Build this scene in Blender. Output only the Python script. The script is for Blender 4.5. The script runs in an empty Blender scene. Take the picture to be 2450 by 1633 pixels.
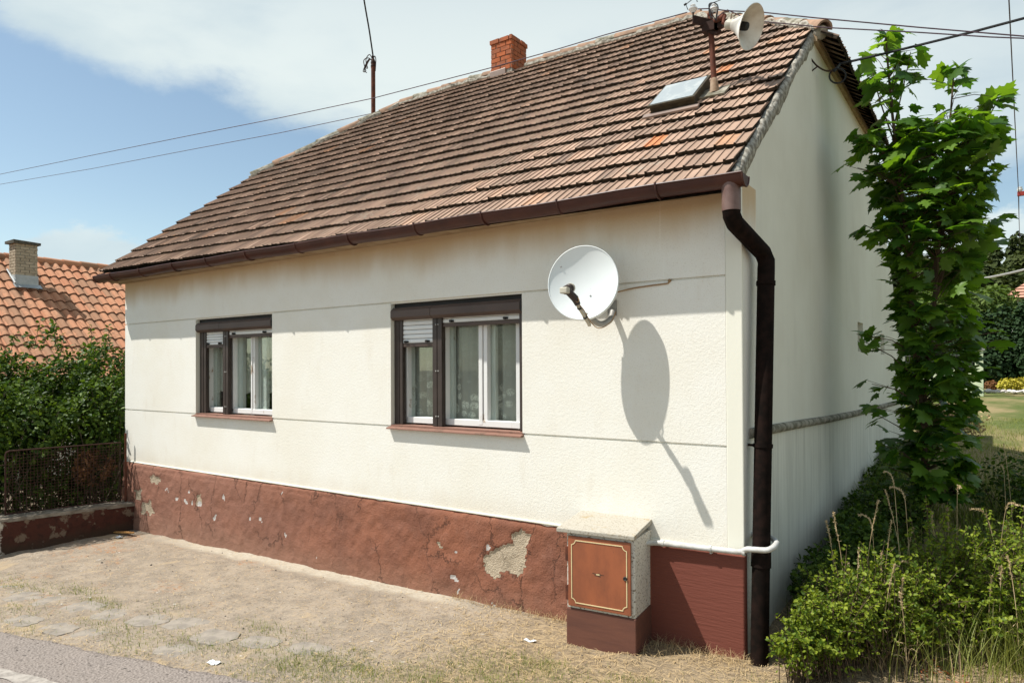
import bpy, math, random
import numpy as np
from mathutils import Vector, Matrix
random.seed(7); RNG = np.random.default_rng(7)
R = math.radians
S = 1.35                      # metres per modelling unit; applied to every top-level object at the end
sc = bpy.context.scene
COL = sc.collection

# ------------------------------------------------------------------ camera
cam = bpy.data.cameras.new('camera'); camo = bpy.data.objects.new('camera', cam); COL.objects.link(camo)
yaw, pitch, roll = 0.61323, 0.009704, -0.005148
fw = Vector((-math.sin(yaw)*math.cos(pitch), math.cos(yaw)*math.cos(pitch), math.sin(pitch)))
rt0 = Vector((math.cos(yaw), math.sin(yaw), 0)); up0 = rt0.cross(fw)
rt = math.cos(roll)*rt0 + math.sin(roll)*up0; up = -math.sin(roll)*rt0 + math.cos(roll)*up0
CAM = Vector((1.20764, -4.06919, 1.70))
m = Matrix((rt, up, -fw)).transposed().to_4x4(); m.translation = CAM*S
camo.matrix_world = m
cam.sensor_width = 36; cam.lens = 1640.53/2450*36
cam.shift_y = 47.24/2450; cam.clip_start = .05; cam.clip_end = 3000
sc.camera = camo

# ------------------------------------------------------------------ exposure
sc.view_settings.view_transform = 'Standard'; sc.view_settings.look = 'None'
sc.view_settings.exposure = 0.95; sc.view_settings.gamma = 1.0

# ------------------------------------------------------------------ sun
to_sun = Vector((-1.30, -1.0, 2.65)).normalized()
sun = bpy.data.lights.new('sun', 'SUN'); suno = bpy.data.objects.new('sun', sun); COL.objects.link(suno)
sun.energy = 3.5; sun.angle = R(.5); sun.color = (1, .966, .905)
suno.rotation_euler = to_sun.to_track_quat('Z', 'Y').to_euler(); suno.location = (0, 0, 30)

# ------------------------------------------------------------------ node helper
class NT:
    def __init__(s, tree): s.t = tree; s.L = tree.links
    def n(s, typ, props=None, ins=None):
        nd = s.t.nodes.new(typ)
        for k, v in (props or {}).items(): setattr(nd, k, v)
        for k, v in (ins or {}).items():
            sk = nd.inputs[k]
            if hasattr(v, 'links') or isinstance(v, bpy.types.NodeSocket): s.L.new(v, sk)
            else: sk.default_value = v
        return nd
    def m(s, op, a, b=0.0, c=None, clamp=False):
        ins = {0: a, 1: b}
        if c is not None: ins[2] = c
        return s.n('ShaderNodeMath', {'operation': op, 'use_clamp': clamp}, ins).outputs[0]
    def mix(s, f, a, b, mode='MIX'):
        a = (*a, 1) if isinstance(a, tuple) and len(a) == 3 else a
        b = (*b, 1) if isinstance(b, tuple) and len(b) == 3 else b
        nd = s.n('ShaderNodeMix', {'data_type': 'RGBA', 'blend_type': mode}, {0: f, 6: a, 7: b})
        return nd.outputs[2]
    def noise(s, scale, vec=None, detail=4, rough=.55, dist=0.0):
        ins = {'Scale': scale, 'Detail': detail, 'Roughness': rough, 'Distortion': dist}
        if vec is not None: ins['Vector'] = vec
        return s.n('ShaderNodeTexNoise', None, ins).outputs[0]
    def sm(s, v, lo, hi):
        a, b_, e0, e1 = (lo, hi, 0.0, 1.0) if lo < hi else (hi, lo, 1.0, 0.0)
        return s.n('ShaderNodeMapRange', {'interpolation_type': 'SMOOTHSTEP'}, {0: v, 1: a, 2: b_, 3: e0, 4: e1}).outputs[0]
    def co(s, kind='Object'): return s.n('ShaderNodeTexCoord').outputs[kind]
    def scale(s, vec, k): return s.n('ShaderNodeMapping', None, {'Vector': vec, 'Scale': k}).outputs[0]
    def xyz(s, vec): return s.n('ShaderNodeSeparateXYZ', None, {0: vec}).outputs
    def attr(s, name): return s.n('ShaderNodeAttribute', {'attribute_name': name}).outputs['Fac']
    def bump(s, h, strength=.3, dist=.01): return s.n('ShaderNodeBump', None, {'Height': h, 'Strength': strength, 'Distance': dist}).outputs[0]

# ------------------------------------------------------------------ world: Nishita sky with clouds fixed in world directions
wo = bpy.data.worlds.new('World'); sc.world = wo; wo.use_nodes = True
w = NT(wo.node_tree); w.t.nodes.clear()
sky = w.n('ShaderNodeTexSky', {'sky_type': 'NISHITA', 'sun_disc': False, 'sun_elevation': math.asin(to_sun.z),
          'sun_rotation': math.atan2(to_sun.x, to_sun.y) % (2*math.pi), 'altitude': 200, 'air_density': 1.0, 'dust_density': .6, 'ozone_density': 1.0})
g = w.co('Generated'); X, Y, Z = w.xyz(g)
az = w.m('ARCTAN2', X, Y); el = w.m('ARCSINE', w.m('MINIMUM', w.m('MAXIMUM', Z, -1), 1))
cv = w.n('ShaderNodeCombineXYZ', None, {0: az, 1: w.m('MULTIPLY', el, 1.7), 2: 0.0}).outputs[0]
n1 = w.noise(3.2, w.scale(cv, (1.0, 1.6, 1)), 8, .58, .3); n2 = w.noise(9, cv, 9, .62, .2); n3 = w.noise(1.7, cv, 3, .5)
# lower edge of the big cloud sheet, as elevation over azimuth (azimuth -1.6..0.4 mapped to 0..1)
azn = w.m('DIVIDE', w.m('ADD', az, 1.6), 2.0, clamp=True)
cr = w.n('ShaderNodeValToRGB'); cr.color_ramp.interpolation = 'B_SPLINE'
stops = [(0, .46), (.17, .395), (.21, .372), (.25, .350), (.30, .352), (.367, .325), (.42, .29), (.50, .24), (.62, .20), (.74, .22), (1, .27)]
el_ = cr.color_ramp.elements; el_[0].position = 0; el_[0].color = (.5, .5, .5, 1); el_[1].position = 1; el_[1].color = (.27, .27, .27, 1)
for p, v in stops[1:-1]:
    e = el_.new(p); e.color = (v, v, v, 1)
w.L.new(azn, cr.inputs[0])
d = w.m('SUBTRACT', el, cr.outputs[0])
d = w.m('ADD', d, w.m('MULTIPLY', w.m('SUBTRACT', n1, .5), .16)); d = w.m('ADD', d, w.m('MULTIPLY', w.m('SUBTRACT', n2, .5), .06))
big = w.sm(d, -.022, .034)
right = w.m('MULTIPLY', w.sm(az, -.55, .2), .22)             # the sheet thins to a veil on the right
big = w.m('MULTIPLY', big, w.m('SUBTRACT', 1.0, right))
high = w.sm(el, .75, .35); big = w.m('MULTIPLY', big, w.m('ADD', w.m('MULTIPLY', high, .6), .4))
# low cumulus over the neighbour's roof
def blob(a0, e0, ra, re):
    da = w.m('DIVIDE', w.m('SUBTRACT', az, a0), ra); de = w.m('DIVIDE', w.m('SUBTRACT', el, e0), re)
    return w.m('SUBTRACT', 1.0, w.m('SQRT', w.m('ADD', w.m('MULTIPLY', da, da), w.m('MULTIPLY', de, de))))
b = w.m('MAXIMUM', blob(-1.165, .126, .085, .058), blob(-1.11, .108, .13, .046)); b = w.m('MAXIMUM', b, blob(-1.27, .112, .07, .034))
b = w.m('MAXIMUM', b, blob(-.02, .12, .3, .07))
n4 = w.noise(26, cv, 7, .6); b = w.m('ADD', b, w.m('MULTIPLY', w.m('SUBTRACT', n4, .5), .85))
cum = w.m('MULTIPLY', w.sm(b, .02, .30), .85)
hz = w.m('MULTIPLY', w.sm(el, .22, .02), .22)               # pale air low down
mask = w.m('MAXIMUM', w.m('MAXIMUM', big, cum), hz)
shade = w.m('MULTIPLY', w.sm(w.m('ADD', n3, w.m('MULTIPLY', n1, .5)), .66, .92), .72)
ccol = w.mix(shade, (.80, .885, .875), (.53, .66, .73))
bg1 = w.n('ShaderNodeBackground', None, {'Color': w.mix(1.0, sky.outputs[0], (1.02, .99, .86), 'MULTIPLY'), 'Strength': .085})
bg2 = w.n('ShaderNodeBackground', None, {'Color': ccol, 'Strength': .53})
mx = w.n('ShaderNodeMixShader', None, {0: mask, 1: bg1.outputs[0], 2: bg2.outputs[0]})
out = w.n('ShaderNodeOutputWorld', None, {0: mx.outputs[0]})

# ------------------------------------------------------------------ materials
def mat(name, fn, disp=False):
    mt = bpy.data.materials.new(name); mt.use_nodes = True
    t = NT(mt.node_tree); t.t.nodes.clear()
    o = t.n('ShaderNodeOutputMaterial'); sh = fn(t); t.L.new(sh, o.inputs[0]); return mt
def pbsdf(t, col, rough=.8, bump=None, spec=.3, metal=0.0, **kw):
    col = (*col, 1) if isinstance(col, tuple) and len(col) == 3 else col
    ins = {'Base Color': col, 'Roughness': rough, 'Specular IOR Level': spec, 'Metallic': metal}
    if bump is not None: ins['Normal'] = bump
    ins.update(kw)
    return t.n('ShaderNodeBsdfPrincipled', None, ins).outputs[0]
def simple(name, a, b, scale=8, rough=.7, bs=.15, spec=.3, metal=0.0, stretch=(1, 1, 1), det=6, bscale=4):
    def f(t):
        v = t.scale(t.co(), stretch); n = t.noise(scale, v, det, .6)
        n2 = t.noise(scale*bscale, v, 4, .6)
        return pbsdf(t, t.mix(t.sm(n, .35, .68), a, b), rough, t.bump(n2, bs, .006), spec, metal)
    return mat(name, f)

def f_render(t):                                             # rough-cast cream render
    v = t.co(); n = t.noise(120, v, 2, .55); n2 = t.noise(52, v, 2, .5); big = t.noise(1.3, v, 6, .65); x, y, z = t.xyz(v)
    c = t.mix(t.sm(big, .35, .7), (.785, .766, .70), (.75, .718, .63))
    c = t.mix(t.m('MULTIPLY', t.sm(n, .56, .72), .30), c, (.46, .36, .24))
    spk = t.noise(240, v, 1, .5); c = t.mix(t.m('MULTIPLY', t.sm(spk, .70, .76), .55), c, (.22, .16, .10))
    # old water stain under the eaves and pale vertical drips
    st = t.noise(2.2, t.scale(v, (1, 1, .25)), 5, .6)
    stain = t.m('MULTIPLY', t.sm(t.m('ADD', z, t.m('MULTIPLY', st, .32)), 2.56, 2.88), .80); c = t.mix(stain, c, (.50, .33, .16))
    dr = t.noise(5.5, t.scale(v, (1, 1, .06)), 3, .6); c = t.mix(t.m('MULTIPLY', t.m('MULTIPLY', t.sm(dr, .66, .72), t.sm(z, 2.1, 2.3)), .28), c, (.88, .85, .78))
    bl = t.noise(5.5, t.scale(v, (1, 1, .35)), 6, .7)
    c = t.mix(t.m('MULTIPLY', t.sm(bl, .54, .72), .22), c, (.60, .53, .42))
    sp_ = t.m('MULTIPLY', t.sm(t.m('ADD', z, t.m('MULTIPLY', bl, .35)), .98, .72), .35); c = t.mix(sp_, c, (.58, .49, .37))
    h = t.m('ADD', t.m('MULTIPLY', n, .8), t.m('MULTIPLY', n2, t.m('ADD', .5, t.m('MULTIPLY', big, .8))))
    return pbsdf(t, c, .92, t.bump(h, .27, .009), .12)
M_render = mat('cream_roughcast', f_render)
def f_smooth(t):
    v = t.co(); n = t.noise(6, t.scale(v, (1, 1, .12)), 6, .6); k = t.noise(40, t.scale(v, (1, 1, .3)), 4)
    return pbsdf(t, t.mix(n, (.78, .76, .66), (.70, .685, .58)), .85, t.bump(k, .12, .006), .2)
M_smooth = mat('smooth_cream_paint', f_smooth)
def f_gable(t):
    v = t.co(); x, y, z = t.xyz(v)
    s1 = t.noise(9, t.scale(v, (1, 1, .05)), 7, .65); s2 = t.noise(15, t.scale(v, (1, 1, .05)), 7, .72); b = t.noise(1.1, v, 5, .6)
    c = t.mix(t.sm(b, .35, .7), (.72, .70, .605), (.66, .635, .54))
    c = t.mix(t.m('MULTIPLY', t.sm(s1, .48, .74), .16), c, (.50, .48, .42))
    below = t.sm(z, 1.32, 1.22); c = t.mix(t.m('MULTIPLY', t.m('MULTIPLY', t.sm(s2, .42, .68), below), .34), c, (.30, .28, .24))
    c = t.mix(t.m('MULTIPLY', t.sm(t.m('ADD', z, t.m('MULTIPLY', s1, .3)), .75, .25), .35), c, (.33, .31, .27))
    g2 = t.noise(18, v, 4); return pbsdf(t, c, .9, t.bump(t.m('ADD', t.noise(60, t.scale(v, (1, 1, .6)), 3), g2), .10, .006), .12)
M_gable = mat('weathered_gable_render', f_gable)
def f_plinth(t):
    v = t.co(); pe = t.attr('peel'); wh = t.attr('white'); x, y, z = t.xyz(v)
    b = t.noise(2.1, v, 6, .65); n = t.noise(14, v, 6, .65); fine = t.noise(70, v, 4, .6)
    c = t.mix(t.sm(b, .33, .7), (.262, .104, .060), (.185, .078, .050))
    c = t.mix(t.m('MULTIPLY', t.sm(n, .5, .75), .5), c, (.29, .14, .095))
    fade = t.sm(x, -2.2, -6.0)                                # older, paler paint to the left
    c = t.mix(t.m('MULTIPLY', fade, .55), c, (.285, .15, .11))
    low = t.m('MULTIPLY', t.sm(t.m('ADD', z, t.m('MULTIPLY', n, .3)), .34, .02), t.sm(x, -.9, -1.6)); c = t.mix(t.m('MULTIPLY', low, .45), c, (.25, .15, .105))
    new = t.sm(x, -.60, -.57); c = t.mix(new, c, (.165, .052, .036))
    vv = t.n('ShaderNodeVectorMath', {'operation': 'ADD'}, {0: t.scale(v, (1, 1, .55)), 1: t.n('ShaderNodeVectorMath', {'operation': 'SCALE'}, {0: t.n('ShaderNodeTexNoise', None, {'Scale': 7.0, 'Detail': 6.0, 'Roughness': .7, 'Vector': v}).outputs['Color'], 'Scale': .22}).outputs[0]}).outputs[0]
    cd = t.n('ShaderNodeTexVoronoi', {'feature': 'DISTANCE_TO_EDGE'}, {'Vector': vv, 'Scale': 2.3}).outputs['Distance']
    cm = t.m('MULTIPLY', t.sm(cd, .014, .003), t.m('MULTIPLY', t.sm(t.noise(1.6, v, 3), .44, .56), t.m('SUBTRACT', 1.0, new)))
    c = t.mix(t.m('MULTIPLY', cm, .62), c, (.065, .035, .025))
    c = t.mix(t.sm(pe, .45, .55), c, t.mix(t.noise(45, v, 4), (.50, .42, .31), (.38, .30, .21)))
    c = t.mix(t.sm(wh, .45, .55), c, (.50, .47, .44))
    h = t.m('ADD', t.m('MULTIPLY', n, 1.2), t.m('MULTIPLY', fine, .5)); h = t.m('SUBTRACT', h, t.m('MULTIPLY', cm, 1.0))
    h = t.m('ADD', h, t.m('MULTIPLY', t.m('MULTIPLY', t.noise(110, v, 3), t.sm(pe, .4, .6)), 1.5))
    br = t.noise(30, t.scale(v, (.25, 1, 2.5)), 4, .6); h = t.mix(new, h, t.m('MULTIPLY', br, .35))
    return pbsdf(t, c, .8, t.bump(h, .75, .016), .2)
M_plinth = mat('red_brown_plinth_paint', f_plinth)
def f_tile(t):
    v = t.co(); ti = t.attr('tint'); n = t.noise(7, v, 6, .65); f = t.noise(38, v, 5, .65); k = t.noise(120, v, 3)
    cr = t.n('ShaderNodeValToRGB'); e = cr.color_ramp.elements
    e[0].position = 0; e[0].color = (.16, .115, .09, 1); e[1].position = 1; e[1].color = (.52, .20, .085, 1)
    for p, c_ in ((.25, (.26, .18, .135, 1)), (.55, (.35, .238, .175, 1)), (.82, (.44, .30, .22, 1)), (.90, (.44, .25, .15, 1)), (.96, (.44, .19, .095, 1))):
        q = e.new(p); q.color = c_
    t.L.new(ti, cr.inputs[0]); c = cr.outputs[0]
    c = t.mix(t.m('MULTIPLY', t.sm(n, .42, .75), .42), c, (.20, .145, .11))
    c = t.mix(t.m('MULTIPLY', t.sm(f, .62, .72), .22), c, (.075, .055, .045))
    lich = t.m('MULTIPLY', t.sm(t.noise(3.2, v, 6, .7), .56, .66), t.sm(f, .47, .58)); c = t.mix(t.m('MULTIPLY', t.m('MULTIPLY', lich, t.sm(ti, .93, .88)), .55), c, (.38, .365, .30))
    yl = t.sm(t.noise(21, v, 2), .74, .78); c = t.mix(t.m('MULTIPLY', yl, .7), c, (.47, .21, .04))
    return pbsdf(t, c, .9, t.bump(t.m('ADD', f, t.m('MULTIPLY', k, .5)), .3, .008), .12)
M_tile = mat('weathered_clay_tile', f_tile)
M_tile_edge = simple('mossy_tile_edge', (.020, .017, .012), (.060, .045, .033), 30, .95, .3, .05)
def f_ntile(t):
    v = t.co(); ti = t.attr('tint'); n = t.noise(9, v, 6, .7); f = t.noise(60, v, 4, .6)
    c = t.mix(ti, (.42, .185, .10), (.55, .29, .165))
    c = t.mix(t.m('MULTIPLY', t.sm(t.m('ADD', t.m('MULTIPLY', n, .6), t.m('MULTIPLY', ti, .4)), .46, .62), .62), c, (.20, .115, .07))
    c = t.mix(t.m('MULTIPLY', t.sm(f, .60, .70), .5), c, (.13, .085, .06))
    return pbsdf(t, c, .85, t.bump(f, .2, .008), .2)
M_ntile = mat('orange_clay_pantile', f_ntile)
M_ntile_edge = simple('pantile_edge', (.10, .045, .028), (.20, .085, .05), 30, .9)
M_mortar = simple('old_lime_mortar', (.17, .15, .12), (.44, .415, .355), 26, .95, .9, .1, bscale=2.5)
M_ridge = simple('clay_ridge', (.23, .155, .11), (.37, .235, .16), 9, .9, .3, .1)
M_ridge_moss = simple('mossy_mortar', (.13, .12, .085), (.36, .33, .27), 14, .95, .5, .1)
M_soffit = simple('dirty_board', (.36, .27, .17), (.27, .18, .10), 7, .9, .4)
M_brown_metal = simple('brown_painted_metal', (.075, .026, .018), (.055, .020, .015), 5, .42, .05, .3)
M_downpipe = simple('dark_brown_pipe', (.007, .005, .004), (.016, .009, .007), 18, .8, .15, .05)
M_shutter_brown = simple('brown_aluminium', (.088, .058, .046), (.070, .047, .038), 4, .5, .04, .4)
M_guide = simple('dark_brown_guide', (.052, .037, .030), (.038, .027, .022), 5, .45, .05, .4)
M_shutter_white = simple('white_slat', (.76, .76, .74), (.70, .70, .68), 5, .5, .04, .4)
M_black = simple('black_rubber', (.012, .011, .010), (.02, .018, .016), 8, .6, .05)
def f_sash(t):
    v = t.co(); n = t.noise(16, t.scale(v, (1, 1, .35)), 6, .7); f = t.noise(70, v, 3)
    c = t.mix(t.sm(n, .60, .68), (.72, .715, .69), (.36, .27, .19)); return pbsdf(t, c, .6, t.bump(t.m('ADD', n, f), .2, .006), .3)
M_sash = mat('flaking_white_paint', f_sash)
def f_sill(t):
    v = t.co(); n = t.noise(22, t.scale(v, (.5, 1, 1)), 6, .7); c = t.mix(t.sm(n, .50, .66), (.235, .125, .092), (.15, .092, .065))
    return pbsdf(t, c, .8, t.bump(n, .4, .008), .25)
M_sill = mat('flaking_red_sill', f_sill)
def f_glass(t):
    gl = t.n('ShaderNodeBsdfGlossy', None, {'Color': (.9, .95, .95, 1), 'Roughness': .02}).outputs[0]
    tr = t.n('ShaderNodeBsdfTransparent', None, {'Color': (.90, .93, .91, 1)}).outputs[0]
    fr = t.n('ShaderNodeFresnel', None, {'IOR': 1.5, 'Normal': t.bump(t.noise(5, t.co(), 2), .03, .01)}).outputs[0]
    return t.n('ShaderNodeMixShader', None, {0: t.m('MULTIPLY', fr, .25, clamp=True), 1: tr, 2: gl}).outputs[0]
M_glass = mat('window_glass', f_glass)
def curtain(name, base, dense):
    def f(t):
        v = t.co(); x, y, z = t.xyz(v)
        vv = t.n('ShaderNodeCombineXYZ', None, {0: t.m('MULTIPLY', x, 1.0), 1: t.m('MULTIPLY', z, 1.0), 2: 0.0}).outputs[0]
        vo = t.n('ShaderNodeTexVoronoi', {'feature': 'F1'}, {'Vector': vv, 'Scale': 13.0, 'Randomness': .8}); dd = vo.outputs['Distance']
        pet = t.noise(60, vv, 4, .7, 1.6)
        fl = t.m('MULTIPLY', t.sm(dd, .50, .32), t.sm(pet, .44, .54))
        low = t.m('ADD', t.m('MULTIPLY', t.sm(z, 1.68, 1.50), .85), .12); band = t.sm(t.noise(3.1, t.scale(vv, (1, .05, 1)), 1), .44, .52)
        swirl = t.n('ShaderNodeTexWave', {'wave_type': 'RINGS'}, {'Vector': vv, 'Scale': 4.5, 'Distortion': 9.0, 'Detail': 3.0, 'Detail Scale': 2.5}).outputs['Fac']
        fl2 = t.m('MULTIPLY', t.sm(swirl, .74, .90), t.sm(z, 1.52, 1.40))
        orn = t.m('MAXIMUM', t.m('MULTIPLY', fl, t.m('MULTIPLY', low, t.m('ADD', t.m('MULTIPLY', band, .6), .4))), t.m('MULTIPLY', fl2, .0))
        opac = t.m('ADD', base, t.m('MULTIPLY', orn, dense), clamp=True)
        df = t.n('ShaderNodeBsdfDiffuse', None, {'Color': (.84, .81, .76, 1)}).outputs[0]
        tr = t.n('ShaderNodeBsdfTransparent').outputs[0]
        return t.n('ShaderNodeMixShader', None, {0: opac, 1: tr, 2: df}).outputs[0]
    return mat(name, f)
M_lace = curtain('lace_curtain', .50, .9)
M_net = curtain('net_curtain', .74, .35)
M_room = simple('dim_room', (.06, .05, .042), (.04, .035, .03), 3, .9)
def f_speckle(t):
    v = t.co(); n = t.noise(75, v, 3, .6); n2 = t.noise(5, v, 5, .6); ly = t.noise(10, v, 5, .7)
    c = t.mix(t.sm(n, .56, .62), (.58, .545, .47), (.16, .12, .085)); c = t.mix(t.m('MULTIPLY', t.sm(n2, .4, .7), .4), c, (.66, .63, .56))
    c = t.mix(t.m('MULTIPLY', t.sm(ly, .60, .72), .6), c, (.42, .29, .12)); return pbsdf(t, c, .95, t.bump(n, .4, .006), .1)
M_speckle = mat('speckled_concrete', f_speckle)
def f_slab(t):
    v = t.co(); n = t.noise(80, v, 3, .6); ly = t.noise(9, v, 6, .7)
    c = t.mix(t.m('MULTIPLY', t.sm(n, .52, .66), .7), (.40, .37, .31), (.20, .165, .12)); c = t.mix(t.m('MULTIPLY', t.sm(ly, .56, .68), .65), c, (.31, .215, .09))
    return pbsdf(t, c, .95, t.bump(n, .4, .006), .1)
M_slab = mat('lichened_slab', f_slab)
M_cab_base = simple('brown_cabinet_base', (.155, .066, .045), (.125, .055, .04), 6, .8, .2, .2, stretch=(.4, 1, 2.5))
def f_door(t):
    v = t.co(); n = t.noise(9, t.scale(v, (1, 1, .4)), 6, .65); d2 = t.noise(28, t.scale(v, (2, 1, .5)), 4, .7)
    c = t.mix(t.sm(n, .35, .7), (.34, .105, .045), (.25, .080, .038)); c = t.mix(t.m('MULTIPLY', t.sm(d2, .62, .72), .7), c, (.14, .06, .035))
    return pbsdf(t, c, .5, t.bump(n, .04, .004), .4)
M_door = mat('orange_brown_door', f_door)
M_cream = simple('cream_line_paint', (.72, .60, .34), (.66, .54, .30), 9, .6, .05)
M_gaspipe = simple('white_pipe_paint', (.54, .54, .515), (.40, .385, .35), 16, .6, .15, .3)
M_white_enamel = simple('white_enamel', (.74, .77, .76), (.70, .74, .73), 3, .32, .02, .45)
M_horn = simple('weathered_white_horn', (.70, .685, .63), (.52, .48, .41), 6, .55, .08, .35)
M_steel = simple('galvanised_steel', (.36, .355, .33), (.28, .27, .25), 10, .5, .1, .5, .3)
M_lnb = simple('lnb_plastic', (.50, .47, .38), (.42, .39, .31), 8, .5, .05)
M_rust = simple('rusty_steel', (.135, .045, .026), (.075, .030, .020), 14, .85, .3, .2)
M_rust_dark = simple('dark_rusty_steel', (.045, .022, .016), (.025, .015, .012), 14, .85, .3, .2)
M_fence = simple('rusty_fence', (.060, .028, .020), (.035, .018, .014), 14, .85, .3, .2)
M_porcelain = simple('white_porcelain', (.70, .70, .68), (.62, .61, .58), 6, .2, .03, .5)
M_wire = simple('copper_brown_wire', (.085, .05, .065), (.06, .04, .05), 10, .6, .05)
M_cable = simple('black_cable', (.012, .012, .013), (.02, .02, .02), 10, .6, .05)
M_grey_cable = simple('grey_cable', (.33, .32, .30), (.26, .25, .24), 10, .6, .05)
M_tan_cable = simple('tan_cable', (.36, .22, .10), (.26, .16, .08), 10, .6, .05)
M_brick = None
def brickmat(name, a, b, dirt, rough=.85):
    def f(t):
        v = t.co(); ti = t.attr('tint'); n = t.noise(40, v, 5, .65); n2 = t.noise(9, v, 5, .6)
        c = t.mix(ti, a, b); c = t.mix(t.m('MULTIPLY', t.sm(n2, .5, .68), .5), c, dirt)
        return pbsdf(t, c, rough, t.bump(n, .5, .01), .12)
    return mat(name, f)
M_brick = brickmat('orange_chimney_brick', (.40, .115, .045), (.29, .105, .055), (.16, .085, .06))
M_pbrick = brickmat('pale_brick', (.42, .35, .255), (.33, .27, .19), (.26, .21, .15))
M_flash = simple('dull_flashing', (.27, .20, .165), (.20, .15, .125), 7, .5, .1, .4, .2)
M_zinc = simple('zinc_flashing', (.40, .42, .42), (.32, .34, .34), 6, .45, .06, .4, .3)
M_cap = simple('sooty_cap', (.06, .055, .042), (.11, .10, .075), 20, .95, .4)
M_nwall = simple('neighbour_wall', (.62, .58, .48), (.55, .51, .42), 4, .9)
M_skyglass = mat('skylight_glass_sky_paint', lambda t: pbsdf(t, t.mix(t.sm(t.noise(9, t.scale(t.co(), (1, .3, 1)), 5, .7), .45, .7), (.34, .37, .37), (.46, .48, .46)), .2, None, .8))  # pale grey base colour imitates sky reflected in the pane
M_skyframe = simple('mossy_dark_frame', (.035, .028, .018), (.07, .055, .03), 18, .8, .3)
def f_lowwall(t):
    v = t.co(); x, y, z = t.xyz(v); n = t.noise(5, v, 6, .65); n2 = t.noise(18, v, 5, .65)
    c = t.mix(t.sm(n2, .4, .7), (.075, .028, .020), (.048, .021, .016))
    c = t.mix(t.sm(t.m('ADD', n, t.m('MULTIPLY', n2, .2)), .66, .72), c, (.17, .125, .09))
    c = t.mix(t.m('MULTIPLY', t.sm(t.m('ADD', z, t.m('MULTIPLY', n, .25)), .10, -.04), .6), c, (.055, .045, .03))
    pale = t.sm(t.m('ADD', y, t.m('MULTIPLY', n2, .22)), -1.23, -1.27)
    c = t.mix(pale, c, (.52, .48, .40)); return pbsdf(t, c, .9, t.bump(t.m('ADD', n2, n), .5, .014), .15)
M_lowwall = mat('peeling_low_wall', f_lowwall)
M_coping = simple('pale_cement', (.27, .235, .19), (.16, .135, .105), 12, .95, .4, .1)
def f_ground(t):
    v = t.co(); x, y, z = t.xyz(v)
    b = t.noise(1.0, v, 7, .6); n = t.noise(6, v, 8, .68); f = t.noise(38, v, 6, .7); g_ = t.noise(130, v, 4, .7); l = t.noise(20, t.scale(v, (1, 2.2, 1)), 6, .75)
    # concrete-and-dust apron
    c = t.mix(t.sm(n, .35, .66), (.315, .26, .20), (.22, .182, .142)); c = t.mix(t.m('MULTIPLY', t.sm(l, .5, .66), .6), c, (.37, .275, .175))
    c = t.mix(t.m('MULTIPLY', t.sm(f, .54, .64), .6), c, (.085, .068, .054)); c = t.mix(t.m('MULTIPLY', t.sm(g_, .56, .66), .75), c, (.42, .365, .29))
    # rust-orange litter, bare pale sand
    rust = t.m('MULTIPLY', t.sm(t.noise(2.6, v, 5, .65), .55, .68), t.m('MULTIPLY', t.sm(l, .44, .6), t.sm(x, -3.2, -4.6))); c = t.mix(t.m('MULTIPLY', rust, .75), c, (.32, .155, .07))
    sand = t.m('MULTIPLY', t.sm(t.noise(1.7, v, 5, .55, .6), .60, .70), t.sm(x, -1.8, -2.6)); c = t.mix(t.m('MULTIPLY', sand, .8), c, (.37, .285, .185))
    # lime-pale strip of old concrete along the wall
    ed = t.m('ADD', y, t.m('MULTIPLY', t.m('SUBTRACT', n, .5), .26)); strip = t.m('MULTIPLY', t.sm(ed, -.24, -.12), t.m('MULTIPLY', t.sm(x, -1.5, -2.6), t.sm(x, -6.9, -5.4)))
    strip = t.m('MULTIPLY', strip, t.sm(y, .4, .2)); c = t.mix(t.m('MULTIPLY', strip, t.m('ADD', .55, t.m('MULTIPLY', t.sm(f, .4, .6), .4))), c, (.46, .41, .325))
    # white flecks of fallen paint
    fl = t.sm(t.noise(17, v, 2, .5), .73, .76); c = t.mix(t.m('MULTIPLY', fl, .8), c, (.55, .53, .49))
    # straw-covered soil on the right and by the road
    rs = t.sm(t.m('ADD', x, t.m('MULTIPLY', b, .9)), -1.6, -.7); c = t.mix(t.m('MULTIPLY', rs, .75), c, t.mix(t.sm(l, .40, .62), (.155, .115, .07), (.36, .265, .15)))
    # lawn behind
    lawn = t.sm(t.m('ADD', y, t.m('MULTIPLY', b, .8)), 2.2, 4.2); gn = t.noise(.35, t.scale(v, (1, .45, 1)), 7, .65)
    c = t.mix(lawn, c, t.mix(t.sm(gn, .40, .60), (.085, .110, .030), (.25, .195, .10)))
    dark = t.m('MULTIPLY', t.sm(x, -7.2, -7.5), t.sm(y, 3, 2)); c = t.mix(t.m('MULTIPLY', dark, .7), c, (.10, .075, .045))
    return pbsdf(t, c, .97, t.bump(t.m('ADD', t.m('ADD', f, n), t.m('MULTIPLY', g_, .6)), .7, .014), .08)
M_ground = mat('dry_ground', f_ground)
def f_asphalt(t):
    v = t.co(); f = t.noise(85, v, 4, .7); n = t.noise(3, v, 5, .6); p = t.n('ShaderNodeTexVoronoi', None, {'Vector': v, 'Scale': 60.0}).outputs['Distance']
    c = t.mix(t.sm(f, .38, .62), (.175, .150, .132), (.27, .232, .206)); c = t.mix(t.m('MULTIPLY', t.sm(n, .4, .65), .35), c, (.26, .22, .19))
    pit = t.sm(t.noise(46, v, 3, .6), .63, .69); c = t.mix(t.m('MULTIPLY', pit, .8), c, (.05, .043, .038))
    return pbsdf(t, c, .93, t.bump(t.m('SUBTRACT', p, t.m('MULTIPLY', pit, .9)), .9, .012), .2)
M_asphalt = mat('old_asphalt', f_asphalt)
M_mark = simple('worn_road_paint', (.36, .325, .285), (.23, .205, .18), 22, .9, .4)
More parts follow.
